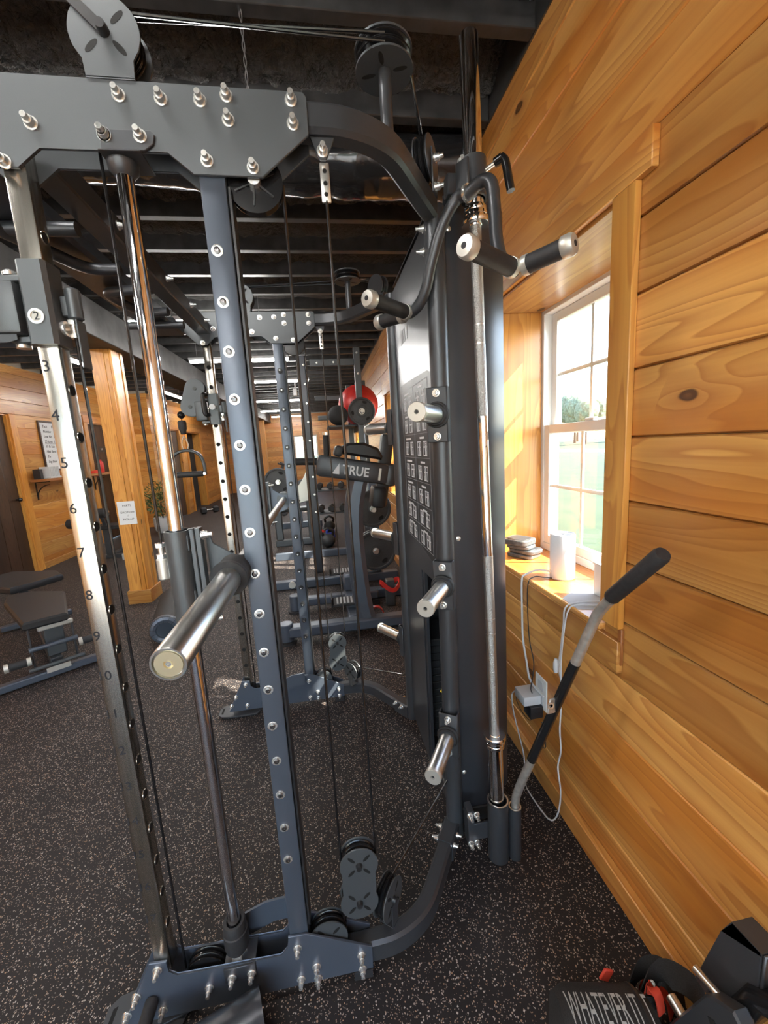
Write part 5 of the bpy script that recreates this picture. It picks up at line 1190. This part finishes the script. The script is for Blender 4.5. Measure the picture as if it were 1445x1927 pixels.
part(bn, 'rear_foot', 'powder_blue_sheen', lambda m: m.obox(c0 + fd * 1.27 + Vector((0, 0, 0.035)), (0.5, 0.055, 0.05), rB, 0.008))
part(bn, 'backrest_frame', 'powder_black', lambda m: m.obox((-2.62, 3.72, 0.27), (0.06, 0.06, 0.32), rB, 0.004))
wh = thing('bench_wheel_leg', (-2.62, 3.02, 0), 'blue grey bench leg with a transport wheel at the left edge', 'bench')
part(wh, 'leg_tube', 'powder_blue_sheen', lambda m: m.cyl((-2.95, 3.05, 0.16), (-2.53, 3.12, 0.155), 0.032, n=16, bev=0.004))
part(wh, 'leg', 'powder_blue_sheen', lambda m: m.box(-2.98, -2.92, 3.02, 3.08, 0.0, 0.17, 0.005))
part(wh, 'wheel', 'black_rubber', lambda m: m.lathe([(0, 0), (0.045, 0), (0.05, 0.006), (0.05, 0.024), (0.045, 0.03), (0, 0.03)], (-2.60, 3.08, 0.052), (0.4, -1, 0), 20))
part(wh, 'wheel_hub', 'chrome', lambda m: m.cyl((-2.60, 3.08, 0.052), (-2.588, 3.05, 0.052), 0.018, n=14))
part(wh, 'fork', 'zinc', lambda m: m.box(-2.605, -2.585, 3.075, 3.095, 0.06, 0.13, 0.003))

r0, r1 = Vector((-1.315, 3.16, 0.112)), Vector((-1.50, 3.86, 0.112)); ra = (r1 - r0).normalized(); rl = (r1 - r0).length
fr_ = thing('foam_roller', (r0 + r1) / 2 - Vector((0, 0, 0.112)), 'black foam roller with a ribbed hollow end on the floor behind the smith bar', 'roller')
part(fr_, 'body', 'black_rubber', lambda m: m.hollow(r1, r0, 0.108, 0.060, 36, 0.10))
part(fr_, 'core', 'powder_blue_sheen', lambda m: m.lathe([(0, 0.03), (0.030, 0.03), (0.056, 0.01), (0.060, 0.0), (0.060, 0.08), (0, 0.08)], r0, ra, 28))
part(fr_, 'end_cuff', 'powder_blue_sheen', lambda m: m.lathe([(0.060, 0.002), (0.066, -0.008), (0.086, -0.014), (0.104, -0.006), (0.1095, 0.012), (0.1095, 0.04), (0.1082, 0.042), (0.1082, 0.002)], r0, ra, 36))
for k in range(14):
    a = 2 * PI * k / 14; q_ = Vector((0, 0, 1)).rotation_difference(ra); d_ = q_ @ Vector((math.cos(a), math.sin(a), 0))
    part(fr_, 'seam', 'black_plastic', lambda m: m.tube([r0 + d_ * 0.064 - ra * 0.006, r0 + d_ * 0.086 - ra * 0.0138, r0 + d_ * 0.105 - ra * 0.005, r0 + d_ * 0.1095 + ra * 0.012], 0.0016, 6))

db_ = thing('leg_roller_bench', (-3.2, 6.2, 0), 'black leg roller bench by the pine door frame behind the column', 'bench')
part(db_, 'pad', 'pad_vinyl', lambda m: m.prism([(-3.40, 6.30), (-2.85, 6.30), (-2.80, 6.60), (-3.40, 6.60)], 'z', 0.44, 0.50, 0.012))
part(db_, 'post', 'powder_black', lambda m: m.box(-3.30, -3.22, 6.38, 6.46, 0.05, 0.44, 0.005)); part(db_, 'post', 'powder_black', lambda m: m.tube([(-3.25, 6.40, 0.45), (-3.24, 6.28, 0.70)], 0.025, 10))
part(db_, 'brace', 'powder_grey', lambda m: m.tube([(-2.86, 6.45, 0.44), (-3.12, 6.42, 0.10)], 0.018, 10))
part(db_, 'foot', 'powder_black', lambda m: m.box(-3.55, -2.90, 6.36, 6.46, 0.0, 0.05, 0.006)); part(db_, 'floor_beam', 'powder_black', lambda m: m.box(-3.30, -3.22, 6.46, 7.1, 0.0, 0.055, 0.005))
for (x0, x1, y, z) in ((-3.36, -3.10, 6.22, 0.705), (-3.62, -3.36, 6.18, 0.585)):
    g = part(db_, 'roller_pad', 'black_rubber', lambda m: m.cyl((x0, y, z), (x1, y - 0.03, z), 0.068, n=24, bev=0.012))
    MB().lathe([(0, 0), (0.045, 0), (0.045, 0.01), (0.02, 0.022), (0, 0.022)], (x1, y - 0.03, z), (1, -0.1, 0), 18).build('roller_cap', 'chrome', g)
part(db_, 'cover', 'grey_plastic', lambda m: m.prism([(-2.98, 6.15), (-2.86, 6.20), (-2.80, 6.30), (-2.98, 6.30)], 'z', 0.0, 0.10, 0.01))

wb = thing('whiteboard', (LX + 0.012, 6.80, 1.347), 'framed whiteboard with handwriting above the wall shelf', 'whiteboard')
part(wb, 'panel', 'paper', lambda m: m.box(LX + 0.0004, LX + 0.012, 6.50, 7.14, 1.36, 2.03))
for a in ((6.475, 6.50, 1.335, 2.055), (7.14, 7.165, 1.335, 2.055), (6.50, 7.14, 1.335, 1.36), (6.50, 7.14, 2.03, 2.055)): part(wb, 'frame', 'dark_wood', lambda m: m.box(LX + 0.0004, LX + 0.022, *a, 0.002))
for i, s in enumerate(('Tacit      $5', 'Number   15', 'Low No   15', '25 lump  15', '10 lb Sub   15', 'Mini Band   5', 'Tie', 'Leg Band   15')):
    text('handwriting', s, 0.052, 'ink', wb, (LX + 0.0126, 6.56, 1.975 - 0.072 * i), FACE_XP, align='LEFT', shear=0.25)
part(wb, 'underline', 'ink', lambda m: m.box(LX + 0.0121, LX + 0.0127, 6.56, 6.80, 1.725, 1.729))
sh = thing('wall_shelf', (LX + 0.11, 7.2, 1.2), 'long wooden shelf on black iron brackets under the whiteboard', 'shelf')
part(sh, 'board', 'shelf_wood', lambda m: m.box(LX + 0.0265, LX + 0.235, 6.08, 8.40, 1.203, 1.238, 0.003))
for y in (6.16, 6.86, 7.60):
    part(sh, 'bracket', 'black_gloss', lambda m: m.box(LX + 0.0265, LX + 0.035, y, y + 0.02, 0.955, 1.2028).box(LX + 0.035, LX + 0.21, y, y + 0.02, 1.192, 1.2028).rtube(arc((LX + 0.20, y + 0.01, 0.99), 0.165, 90, 180, 10), 0.012, 0.012, 0.002, up=(0, 1, 0)))
cr_ = thing('card_rack', (LX + 0.12, 6.34, 1.2382), 'white desk rack with black slots at the left end of the shelf', 'rack')
part(cr_, 'base', 'white_plastic', lambda m: m.box(LX + 0.05, LX + 0.20, 6.23, 6.47, 1.2385, 1.262, 0.003))
for k in range(7): part(cr_, 'fin', 'white_plastic', lambda m: m.box(LX + 0.06, LX + 0.19, 6.245 + 0.033 * k, 6.257 + 0.033 * k, 1.262, 1.40, 0.002))
part(cr_, 'back', 'ink', lambda m: m.box(LX + 0.055, LX + 0.0595, 6.24, 6.465, 1.262, 1.385))
MB().box(LX + 0.05, LX + 0.14, 6.125, 6.185, 1.2385, 1.375, 0.004).build('black_box', 'black_plastic', label='small black box left of the white desk rack', cat='box')
sg = thing('small_sign', (LX + 0.10, 6.98, 1.2385), 'small white printed card propped on the shelf under the whiteboard', 'sign')
part(sg, 'card', 'paper', lambda m: m.box(LX + 0.098, LX + 0.101, 6.88, 7.10, 1.2385, 1.36))
text('sign_text', 'nesm', 0.060, 'ink', sg, (LX + 0.1018, 6.99, 1.325), FACE_XP); text('sign_text', 'training', 0.030, 'ink_grey', sg, (LX + 0.1018, 6.99, 1.272), FACE_XP)
rc = thing('baseball_hat', (LX + 0.13, 7.48, 1.2385), 'red cap lying on the shelf', 'hat')
part(rc, 'crown', 'red_fabric', lambda m: m.sphere((LX + 0.13, 7.50, 1.239), 0.085, (1, 1.1, 0.62), 16, 10)); part(rc, 'brim', 'red_fabric', lambda m: m.prism([(LX + 0.05, 7.33), (LX + 0.21, 7.33), (LX + 0.215, 7.44), (LX + 0.045, 7.44)], 'z', 1.239, 1.249, 0.004))
rb_ = thing('red_bottle', (LX + 0.11, 7.72, 1.2385), 'tall red bottle standing on the shelf right of the red cap', 'bottle')
part(rb_, 'body', 'red_rubber', lambda m: m.lathe([(0, 0), (0.050, 0), (0.052, 0.004), (0.052, 0.17), (0.030, 0.20), (0, 0.20)], (LX + 0.11, 7.72, 1.2386), n=20)); part(rb_, 'lid', 'red_rubber', lambda m: m.cyl((LX + 0.11, 7.72, 1.4386), (LX + 0.11, 7.72, 1.465), 0.028, n=16, bev=0.003))

nt_ = thing('paper_notice', (-1.915, 4.187, 0.81), 'white paper notice about parts drop-off taped to the nearest column', 'notice')
part(nt_, 'sheet', 'paper', lambda m: m.box(-1.998, -1.840, 4.1876, 4.1892, 0.808, 1.034))
for s, z in (('PARTS', 0.992), ('DROP-OFF', 0.926), ('/', 0.895), ('PICK-UP', 0.858)): text('notice_text', s, 0.027, 'ink', nt_, (-1.913, 4.1873, z), RX, ext=0.0002)

pp = thing('potted_shrub', (-3.15, 8.25, 0), 'leafy green shrub in a round white pot by the left wall', 'potted plant')
part(pp, 'pot', 'white_plastic', lambda m: m.lathe([(0, 0), (0.10, 0), (0.155, 0.05), (0.175, 0.16), (0.172, 0.30), (0.16, 0.30), (0.16, 0.27), (0, 0.27)], (-3.15, 8.25, 0), n=28))
part(pp, 'stem', 'dark_wood', lambda m: m.tube([(-3.15, 8.25, 0.26), (-3.16, 8.24, 0.45), (-3.15, 8.25, 0.6)], 0.012, 8))
def leaves(n_, mat, seed):
    rr = random.Random(seed); m_ = MB()
    for _ in range(n_):
        u = Vector((rr.gauss(0, 1), rr.gauss(0, 1), rr.gauss(0, 1))).normalized() * (rr.random() ** 0.4)
        p = Vector((-3.15, 8.25, 0.66)) + Vector((u.x * 0.30, u.y * 0.28, u.z * 0.33)); d = (u + Vector((rr.uniform(-.5, .5), rr.uniform(-.5, .5), rr.uniform(-.2, .7)))).normalized()
        s = d.cross(Vector((rr.random(), rr.random(), rr.random()))).normalized(); L_ = rr.uniform(0.035, 0.06)
        a, b_, c_, e = p, p + d * L_ * 0.5 + s * L_ * 0.28, p + d * L_, p + d * L_ * 0.5 - s * L_ * 0.28
        m_.bm.faces.new([m_.bm.verts.new(q) for q in (a, b_, c_, e)])
    return m_.build('leaves', mat, pp, kind='stuff')
leaves(900, 'leaf', 3); leaves(260, 'leaf_pale', 5)

# ================================================================== MACHINES BEHIND THE RACK
tm = thing('glute_machine', (0.12, 3.1, 0), 'dark grey leg machine lettered TRUE behind the rack', 'gym machine')
def tilt(ang): return Matrix.Rotation(ang, 3, 'Y')
part(tm, 'arm', 'powder_black', lambda m: m.obox((0.205, 2.93, 1.262), (0.52, 0.16, 0.150), tilt(0.20), 0.030, 2))
part(tm, 'arm_end', 'powder_black', lambda m: m.obox((0.475, 2.95, 1.205), (0.10, 0.19, 0.165), tilt(0.20), 0.035, 2))
rq = RX.to_quaternion(); rq = (Matrix.Rotation(0.20, 3, 'Y') @ RX).to_quaternion()
text('lettering', 'TRUE', 0.092, 'ink_white', tm, (0.222, 2.8492, 1.252), rq, sx=0.86, bold=1.0)
part(tm, 'emblem', 'ink_white', lambda m: m.poly3([(0.055, 2.8495, 1.250), (0.105, 2.8495, 1.240), (0.112, 2.8495, 1.318)], [(0.055, 2.8488, 1.250), (0.105, 2.8488, 1.240), (0.112, 2.8488, 1.318)]))
part(tm, 'stripe', 'silver_paint', lambda m: m.obox((0.392, 2.849, 1.219), (0.016, 0.002, 0.085), tilt(0.20)))
part(tm, 'seat_pad', 'pad_vinyl', lambda m: m.prism([(0.135, 1.378), (0.14, 1.43), (0.19, 1.455), (0.30, 1.450), (0.40, 1.405), (0.43, 1.345), (0.42, 1.318)], 'y', 2.90, 3.20, 0.018))
part(tm, 'chin_pad', 'pad_vinyl', lambda m: m.obox((0.115, 3.02, 1.40), (0.06, 0.28, 0.08), tilt(0.3), 0.02, 2))
part(tm, 'hand_grip', 'black_rubber', lambda m: m.cyl((0.028, 2.98, 1.355), (0.036, 2.98, 1.520), 0.022, n=18)); part(tm, 'grip_ring', 'zinc', lambda m: m.cyl((0.028, 2.98, 1.335), (0.028, 2.98, 1.355), 0.030, n=18)); part(tm, 'grip_ring', 'zinc', lambda m: m.cyl((0.036, 2.98, 1.520), (0.037, 2.98, 1.540), 0.028, n=18))
part(tm, 'side_handle', 'black_rubber', lambda m: m.cyl((-0.205, 2.96, 1.345), (-0.03, 2.96, 1.335), 0.026, n=18)); part(tm, 'handle_end', 'silver_paint', lambda m: m.cyl((-0.225, 2.96, 1.346), (-0.205, 2.96, 1.345), 0.028, n=18))
part(tm, 'curved_leg', 'powder_blue_sheen', lambda m: m.rtube(smooth([(0.250, 2.96, 1.20), (0.200, 2.96, 1.00), (0.185, 2.96, 0.75), (0.195, 2.96, 0.50), (0.215, 2.96, 0.25), (0.245, 2.96, 0.085)], 5), 0.135, 0.13, 0.035, up=(0, 1, 0)))
part(tm, 'back_leg', 'powder_black', lambda m: m.obox((0.475, 3.22, 1.22), (0.10, 0.10, 0.58), tilt(0.16), 0.02, 2)); part(tm, 'back_cushion', 'pad_vinyl', lambda m: m.obox((0.415, 3.20, 1.02), (0.12, 0.20, 0.17), tilt(0.16), 0.03, 2))
part(tm, 'front_rail', 'powder_blue_sheen', lambda m: m.box(-0.36, 0.56, 2.87, 2.97, 0.045, 0.130, 0.014)); part(tm, 'rear_rail', 'powder_blue_sheen', lambda m: m.box(-0.33, 0.40, 3.46, 3.55, 0.05, 0.125, 0.012))
part(tm, 'spine', 'powder_blue_sheen', lambda m: m.box(0.095, 0.215, 2.971, 4.085, 0.06, 0.13, 0.012)); part(tm, 'spine', 'powder_blue_sheen', lambda m: m.obox((0.15, 3.58, 0.20), (0.12, 0.11, 0.16), None, 0.02))
for x, y in ((-0.375, 2.92), (-0.345, 3.505)):
    part(tm, 'foot_post', 'powder_blue_sheen', lambda m: m.cyl((x, y, 0.018), (x, y, 0.155), 0.052, n=22, bev=0.006)); part(tm, 'foot_pad', 'black_rubber', lambda m: m.cyl((x, y, 0), (x, y, 0.0178), 0.072, n=22))
part(tm, 'rail_foot', 'black_rubber', lambda m: m.box(0.42, 0.55, 2.86, 2.98, 0.0, 0.0445)); part(tm, 'rail_foot', 'black_rubber', lambda m: m.box(0.3, 0.40, 3.45, 3.56, 0.0, 0.0495))
for y in (3.16, 3.98):
    fp = part(tm, 'footplate', 'black_rubber', lambda m: m.prism([(0.0 - 0.02, y - 0.07), (0.22, y - 0.07), (0.29, y - 0.03), (0.30, y + 0.05), (0.24, y + 0.10), (-0.02, y + 0.10)], 'z', 0.165, 0.185, 0.006))
    tr = MB()
    for k in range(8): tr.box(0.015 + 0.029 * k, 0.029 + 0.029 * k, y - 0.055, y + 0.085, 0.1852, 0.189)
    tr.build('tread', 'grey_plastic', fp, kind='stuff'); MB().box(-0.03, -0.018, y - 0.07, y + 0.10, 0.16, 0.235, 0.004).build('heel_stop', 'black_plastic', fp); MB().box(0.10, 0.18, y - 0.02, y + 0.05, 0.1305, 0.1645).build('plate_post', 'powder_black', fp)
rb1 = MB().sweep([(0.50 + 0.085 * math.cos(a), 3.42 + 0.068 * math.sin(a), 0.19 + 0.035 * math.sin(a * 2 + 1)) for a in [2 * PI * i / 28 for i in range(28)]], [(-0.004, -0.02), (0.004, -0.02), (0.004, 0.02), (-0.004, 0.02)], up=(0, 0, 1), close=True).build('resistance_band', 'red_rubber', label='red resistance band draped over the grey stub of the far base', cat='band')
bk = thing('band_post', (0.50, 3.42, 0), 'grey square stub post holding the red band', 'post')
part(bk, 'stub', 'powder_grey', lambda m: m.box(0.46, 0.54, 3.38, 3.46, 0.0, 0.24, 0.008)); part(bk, 'base', 'powder_blue_sheen', lambda m: m.box(0.30, 0.76, 3.60, 3.69, 0.0, 0.09, 0.01))
rb2 = MB().sweep(smooth([(0.27, 3.13, 0.02), (0.29, 3.14, 0.09), (0.34, 3.15, 0.11), (0.385, 3.14, 0.08), (0.39, 3.13, 0.02)], 5), [(-0.004, -0.022), (0.004, -0.022), (0.004, 0.022), (-0.004, 0.022)], up=(0, 1, 0)).build('resistance_band', 'red_rubber', label='red resistance band lying beside the footplate', cat='band')

# plate tree with its plates
pt = thing('plate_tree', (0.50, 4.35, 0), 'grey steel plate tree carrying black plates behind the leg machine', 'plate rack')
part(pt, 'post', 'powder_blue_sheen', lambda m: m.box(0.46, 0.55, 4.30, 4.38, 0.0, 1.15, 0.006)); part(pt, 'base', 'powder_blue_sheen', lambda m: m.box(-0.60, 0.70, 4.10, 4.19, 0.0, 0.085, 0.008)); part(pt, 'base', 'powder_blue_sheen', lambda m: m.box(0.46, 0.55, 4.19, 4.60, 0.0, 0.08, 0.008))
for z in (0.77, 0.27): part(pt, 'peg', 'steel', lambda m: m.cyl((0.475, 4.30, z if z > 0.5 else 0.325), (0.475, 4.06, z if z > 0.5 else 0.325), 0.024, n=18))
for x in (-0.42, -0.31): part(pt, 'roller_foot', 'silver_paint', lambda m: m.cyl((x, 4.085, 0.052), (x, 4.0997, 0.052), 0.036, n=18))
def plate(c, r, w, axis, label, group, hole=True, cat='weight plate'):
    o = thing('weight_plate', c, label, cat, group); c = Vector(c); a = Vector(axis).normalized()
    m_ = MB(); m_.lathe([(0.026, 0), (0.055, 0), (0.058, 0.006), (r * 0.50, 0.010), (r * 0.84, 0.010), (r * 0.88, 0.001), (r * 0.97, 0.0), (r, 0.005), (r, w - 0.005), (r * 0.97, w), (0.026, w), (0.026, 0)], c, a, 40, cap=False); m_.build('disc', 'iron_plate', o)
    q_ = Vector((0, 0, 1)).rotation_difference(a)
    for k in range(3):
        t = k * 2 * PI / 3 + 0.9; P = []
        for i in range(12): 
            tt = 2 * PI * i / 12; P.append(c + q_ @ Vector(((r * 0.68 + r * 0.10 * math.cos(tt)) * math.cos(t + 0.25 * math.sin(tt)), (r * 0.68 + r * 0.10 * math.cos(tt)) * math.sin(t + 0.25 * math.sin(tt)), 0.0095)))
        MB().poly3(P, [p - a * 0.0008 for p in P]).build('grip_hole', 'dark_hole', o)
    MB().ring(c - a * 0.002, c + a * 0.002, 0.034, 0.0265, 20).build('bushing', 'steel', o)
    return o
plate((0.475, 4.150, 0.77), 0.195, 0.040, (0, 1, 0), 'black weight plate on the upper peg of the plate tree', 'plates on the tree')
plate((0.475, 4.105, 0.325), 0.215, 0.042, (0, 1, 0), 'front black weight plate on the lower peg of the plate tree', 'plates on the tree')
plate((0.475, 4.150, 0.325), 0.222, 0.042, (0, 1, 0), 'rear black weight plate on the lower peg of the plate tree', 'plates on the tree')

# power rack with balls on top
pw = thing('power_rack', (0.2, 4.8, 0), 'grey bolted storage rack with tall uprights behind the plate tree', 'rack')
part(pw, 'upright', 'powder_grey', lambda m: m.box(0.425, 0.495, 4.62, 4.69, 0.0, 2.50, 0.005)); part(pw, 'upright', 'powder_grey', lambda m: m.box(0.36, 0.42, 5.30, 5.36, 0.0, 2.20, 0.005))
part(pw, 'upright', 'powder_grey', lambda m: m.box(0.56, 0.61, 5.30, 5.35, 0.0, 2.25, 0.005)); part(pw, 'crossbar', 'powder_grey', lambda m: m.box(-0.06, 0.4247, 4.63, 4.68, 2.31, 2.385, 0.005))
part(pw, 'crossbar', 'powder_grey', lambda m: m.box(-0.04, 0.36, 5.31, 5.35, 2.02, 2.08, 0.005)); part(pw, 'crossbar', 'powder_grey', lambda m: m.box(-0.02, 0.36, 5.60, 5.64, 1.80, 1.86, 0.005))
part(pw, 'ball_shelf', 'powder_black', lambda m: m.box(0.08, 0.72, 4.695, 5.40, 1.655, 1.675, 0.004)); part(pw, 'ball_shelf_arm', 'powder_black', lambda m: m.box(0.425, 0.495, 4.6905, 5.40, 1.60, 1.6545, 0.004))
for z in (2.44, 2.22): bq = bolt((0.46, 4.62, z), parent=pw)
for x in (0.02, 0.20): bolt((x, 4.63, 2.347), parent=pw)
part(pw, 'storage_peg', 'steel', lambda m: m.cyl((0.46, 4.62, 1.80), (0.46, 4.40, 1.80), 0.020, n=16)); part(pw, 'long_base', 'powder_blue_sheen', lambda m: m.box(-0.72, 0.60, 5.27, 5.35, 0.0, 0.09, 0.006))
part(pw, 'tower', 'shroud_black', lambda m: m.box(-0.20, -0.105, 4.58, 4.72, 0.0, 2.42, 0.008)); part(pw, 'tower_rail', 'powder_grey', lambda m: m.box(-0.104, -0.088, 4.57, 4.60, 0.3, 2.30, 0.002))
for k in range(9): bolt((-0.125, 4.58, 2.32 - 0.20 * k), parent=pw)
plate((0.46, 4.475, 1.80), 0.148, 0.036, (0, 1, 0), 'black weight plate hung high on the storage rack below the red ball', 'plates on the rack')
MB().sphere((0.475, 4.98, 1.915), 0.238, u=32, v=20).build('exercise_ball', 'red_rubber', label='big red exercise ball on top of the storage rack', cat='ball')
mbl = thing('medicine_ball', (0.215, 4.77, 1.6752), 'black medicine ball with a white band left of the red ball', 'ball')
part(mbl, 'ball', 'black_fabric', lambda m: m.sphere((0.215, 4.770, 1.790), 0.1145, u=26, v=16)); part(mbl, 'patch', 'ink_white', lambda m: m.sphere((0.190, 4.672, 1.80), 0.024, (1, 0.4, 0.6), 12, 8))

# farther machines
gm = thing('plate_loaded_machine', (-0.45, 6.1, 0), 'pale grey plate loaded machine far behind the rear upright', 'gym machine')
part(gm, 'side_panel', 'silver_paint', lambda m: m.prism([(-0.52, 0.62), (-0.16, 0.70), (-0.14, 1.05), (-0.24, 1.14), (-0.32, 0.98), (-0.52, 0.74)], 'y', 6.0, 6.06, 0.01)); part(gm, 'frame', 'powder_grey', lambda m: m.box(-0.80, -0.10, 6.07, 6.16, 0.0, 0.10, 0.01))
part(gm, 'post', 'powder_grey', lambda m: m.box(-0.78, -0.68, 6.07, 6.16, 0.1, 0.98, 0.01)); part(gm, 'post', 'powder_grey', lambda m: m.box(-0.30, -0.20, 6.07, 6.16, 0.1, 0.9, 0.01)); part(gm, 'lever', 'powder_black', lambda m: m.obox((-0.45, 6.11, 0.92), (0.60, 0.06, 0.06), tilt(-0.35), 0.01))
part(gm, 'pad', 'pad_vinyl', lambda m: m.obox((-0.52, 6.2, 0.72), (0.18, 0.2, 0.10), tilt(0.5), 0.02)); part(gm, 'peg', 'steel', lambda m: m.cyl((-0.66, 6.07, 0.99), (-0.66, 5.86, 0.99), 0.022, n=14)); part(gm, 'brace', 'powder_grey', lambda m: m.obox((-0.55, 6.02, 0.80), (0.42, 0.04, 0.04), tilt(0.6), 0.006))
plate((-0.66, 5.90, 0.99), 0.20, 0.045, (0, 1, 0), 'black weight plate on the pale grey machine', 'plates far back')
br_ = thing('flat_bench', (-0.45, 7.0, 0), 'low grey steel bench base far behind the rear upright', 'bench')
part(br_, 'beam', 'powder_blue_sheen', lambda m: m.box(-0.90, -0.10, 6.95, 7.05, 0.10, 0.20, 0.01))
for x in (-0.88, -0.18): part(br_, 'leg', 'powder_blue_sheen', lambda m: m.box(x, x + 0.07, 6.96, 7.04, 0.0, 0.10, 0.006))
part(br_, 'pad', 'pad_vinyl', lambda m: m.box(-0.80, -0.05, 6.86, 7.14, 0.40, 0.46, 0.015)); part(br_, 'post', 'powder_blue_sheen', lambda m: m.box(-0.5, -0.43, 6.96, 7.04, 0.2, 0.40, 0.006))
dr = thing('dumbbell_rack', (0.15, 6.5, 0), 'black two tier dumbbell rack behind the leg machine', 'rack')
for z in (0.42, 0.78): part(dr, 'tier', 'powder_black', lambda m: m.box(-0.18, 0.52, 6.32, 6.68, z - 0.015, z + 0.0075, 0.003))
for x in (-0.20, 0.54): part(dr, 'side', 'powder_black', lambda m: m.box(x - 0.02, x + 0.02, 6.36, 6.66, 0.0, 0.95, 0.004))
def dumbbell(c, label, group, rot, sc=1.0, first=[None]):
    o = thing('hex_dumbbell', c, label, 'dumbbell', group)
    if first[0] is None:
        a = MB().cyl((-0.14, 0, 0.055), (-0.055, 0, 0.055), 0.055, n=6, bev=0.008); b_ = MB().cyl((0.055, 0, 0.055), (0.14, 0, 0.055), 0.055, n=6, bev=0.008); h = MB().cyl((-0.055, 0, 0.055), (0.055, 0, 0.055), 0.016, n=12)
        out = []
        for mb_, mt in ((a, 'black_rubber'), (b_, 'black_rubber'), (h, 'chrome')): out.append(proto(mb_, mt))
        first[0] = out
    for nm, me in zip(('head', 'head', 'handle'), first[0]): link(nm, me, o, c)
    o.rotation_euler = (0, 0, rot); o.scale = (sc,) * 3
    return o
for i, lab in enumerate(('leftmost', 'second', 'third', 'fourth')): dumbbell((-0.09 + 0.17 * i, 6.46, 0.788), 'black hex dumbbell on the top tier, %s from the left' % lab, 'dumbbells on the rack', PI / 2 - 0.1, 0.95)
for i, lab in enumerate(('leftmost', 'second', 'third', 'fourth')): dumbbell((-0.09 + 0.17 * i, 6.46, 0.428), 'black hex dumbbell on the lower tier, %s from the left' % lab, 'dumbbells on the rack', PI / 2 - 0.1, 0.95)
bl_ = thing('blue_weight', (0.02, 6.15, 0.0), 'small blue vinyl kettlebell left in front of the dumbbell rack', 'kettlebell')
def kettle(o, c, r, mat, hm):
    part(o, 'ball', mat, lambda m: m.sphere((c[0], c[1], c[2] + r * 0.92), r, (1, 1, 0.95), 22, 14)); part(o, 'handle', hm, lambda m: m.tube(smooth([(c[0] - r * 0.62, c[1], c[2] + r * 1.55), (c[0] - r * 0.72, c[1], c[2] + r * 2.2), (c[0], c[1], c[2] + r * 2.62), (c[0] + r * 0.72, c[1], c[2] + r * 2.2), (c[0] + r * 0.62, c[1], c[2] + r * 1.55)], 5), r * 0.19, 10))
kettle(bl_, (0.02, 6.15, 0.0), 0.075, 'blue_plastic', 'blue_plastic')
k1 = thing('kettlebell', (-0.02, 5.82, 0), 'black kettlebell with a red band on its handle on the floor', 'kettlebell'); kettle(k1, (-0.02, 5.82, 0), 0.105, 'iron_plate', 'black_gloss'); part(k1, 'handle_band', 'red_rubber', lambda m: m.cyl((-0.085, 5.82, 0.225), (-0.075, 5.82, 0.255), 0.025, n=14))
k2 = thing('kettlebell', (0.02, 6.95, 0), 'plain black kettlebell on the floor behind the dumbbell rack', 'kettlebell'); kettle(k2, (0.02, 6.95, 0), 0.10, 'iron_plate', 'black_gloss')
dumbbell((-2.90, 10.5, 0.0), 'lone black hex dumbbell on the floor by the far doors', 'dumbbells on the floor', 0.6, 1.5)
el = thing('exercise_bike', (-1.25, 9.4, 0), 'dark exercise bike between the columns far down the room', 'exercise bike')
part(el, 'flywheel', 'black_plastic', lambda m: m.lathe([(0, 0), (0.26, 0), (0.28, 0.02), (0.28, 0.08), (0.26, 0.10), (0, 0.10)], (-1.25, 9.35, 0.42), (0, 1, 0.0), 28)); part(el, 'frame', 'powder_black', lambda m: m.tube([(-1.55, 9.4, 0.06), (-1.25, 9.4, 0.45), (-0.95, 9.4, 0.95), (-0.90, 9.4, 1.12)], 0.035, 10).tube([(-1.25, 9.4, 0.45), (-1.50, 9.4, 0.88)], 0.03, 10))
part(el, 'saddle', 'pad_vinyl', lambda m: m.box(-1.63, -1.40, 9.31, 9.49, 0.88, 0.94, 0.02)); part(el, 'handlebar', 'black_rubber', lambda m: m.tube([(-0.98, 9.15, 1.16), (-0.88, 9.25, 1.12), (-0.88, 9.55, 1.12), (-0.98, 9.65, 1.16)], 0.02, 8)); part(el, 'display', 'grey_plastic', lambda m: m.obox((-0.84, 9.4, 1.22), (0.03, 0.2, 0.14), tilt(-0.4), 0.006)); part(el, 'foot', 'powder_black', lambda m: m.box(-1.62, -1.52, 9.1, 9.7, 0.0, 0.07, 0.01)); part(el, 'foot', 'powder_black', lambda m: m.box(-1.0, -0.9, 9.1, 9.7, 0.0, 0.07, 0.01)); part(el, 'front_post', 'powder_black', lambda m: m.tube([(-0.95, 9.4, 0.07), (-1.1, 9.4, 0.70)], 0.03, 10))
sgn = MB().box(-0.85, -0.35, YF - 0.028, YF - 0.022, 2.12, 2.25).build('wall_sign', 'ink', label='narrow dark sign on the far plank wall above the window', cat='sign') if False else None
cm_ = thing('security_camera', (-0.42, 8.3, 2.55), 'small white security camera under the joists', 'camera')
part(cm_, 'stem', 'white_plastic', lambda m: m.cyl((-0.42, 8.3, 2.62), (-0.42, 8.3, 2.90), 0.015, n=12)); part(cm_, 'body', 'white_plastic', lambda m: m.box(-0.47, -0.39, 8.26, 8.34, 2.47, 2.62, 0.012))
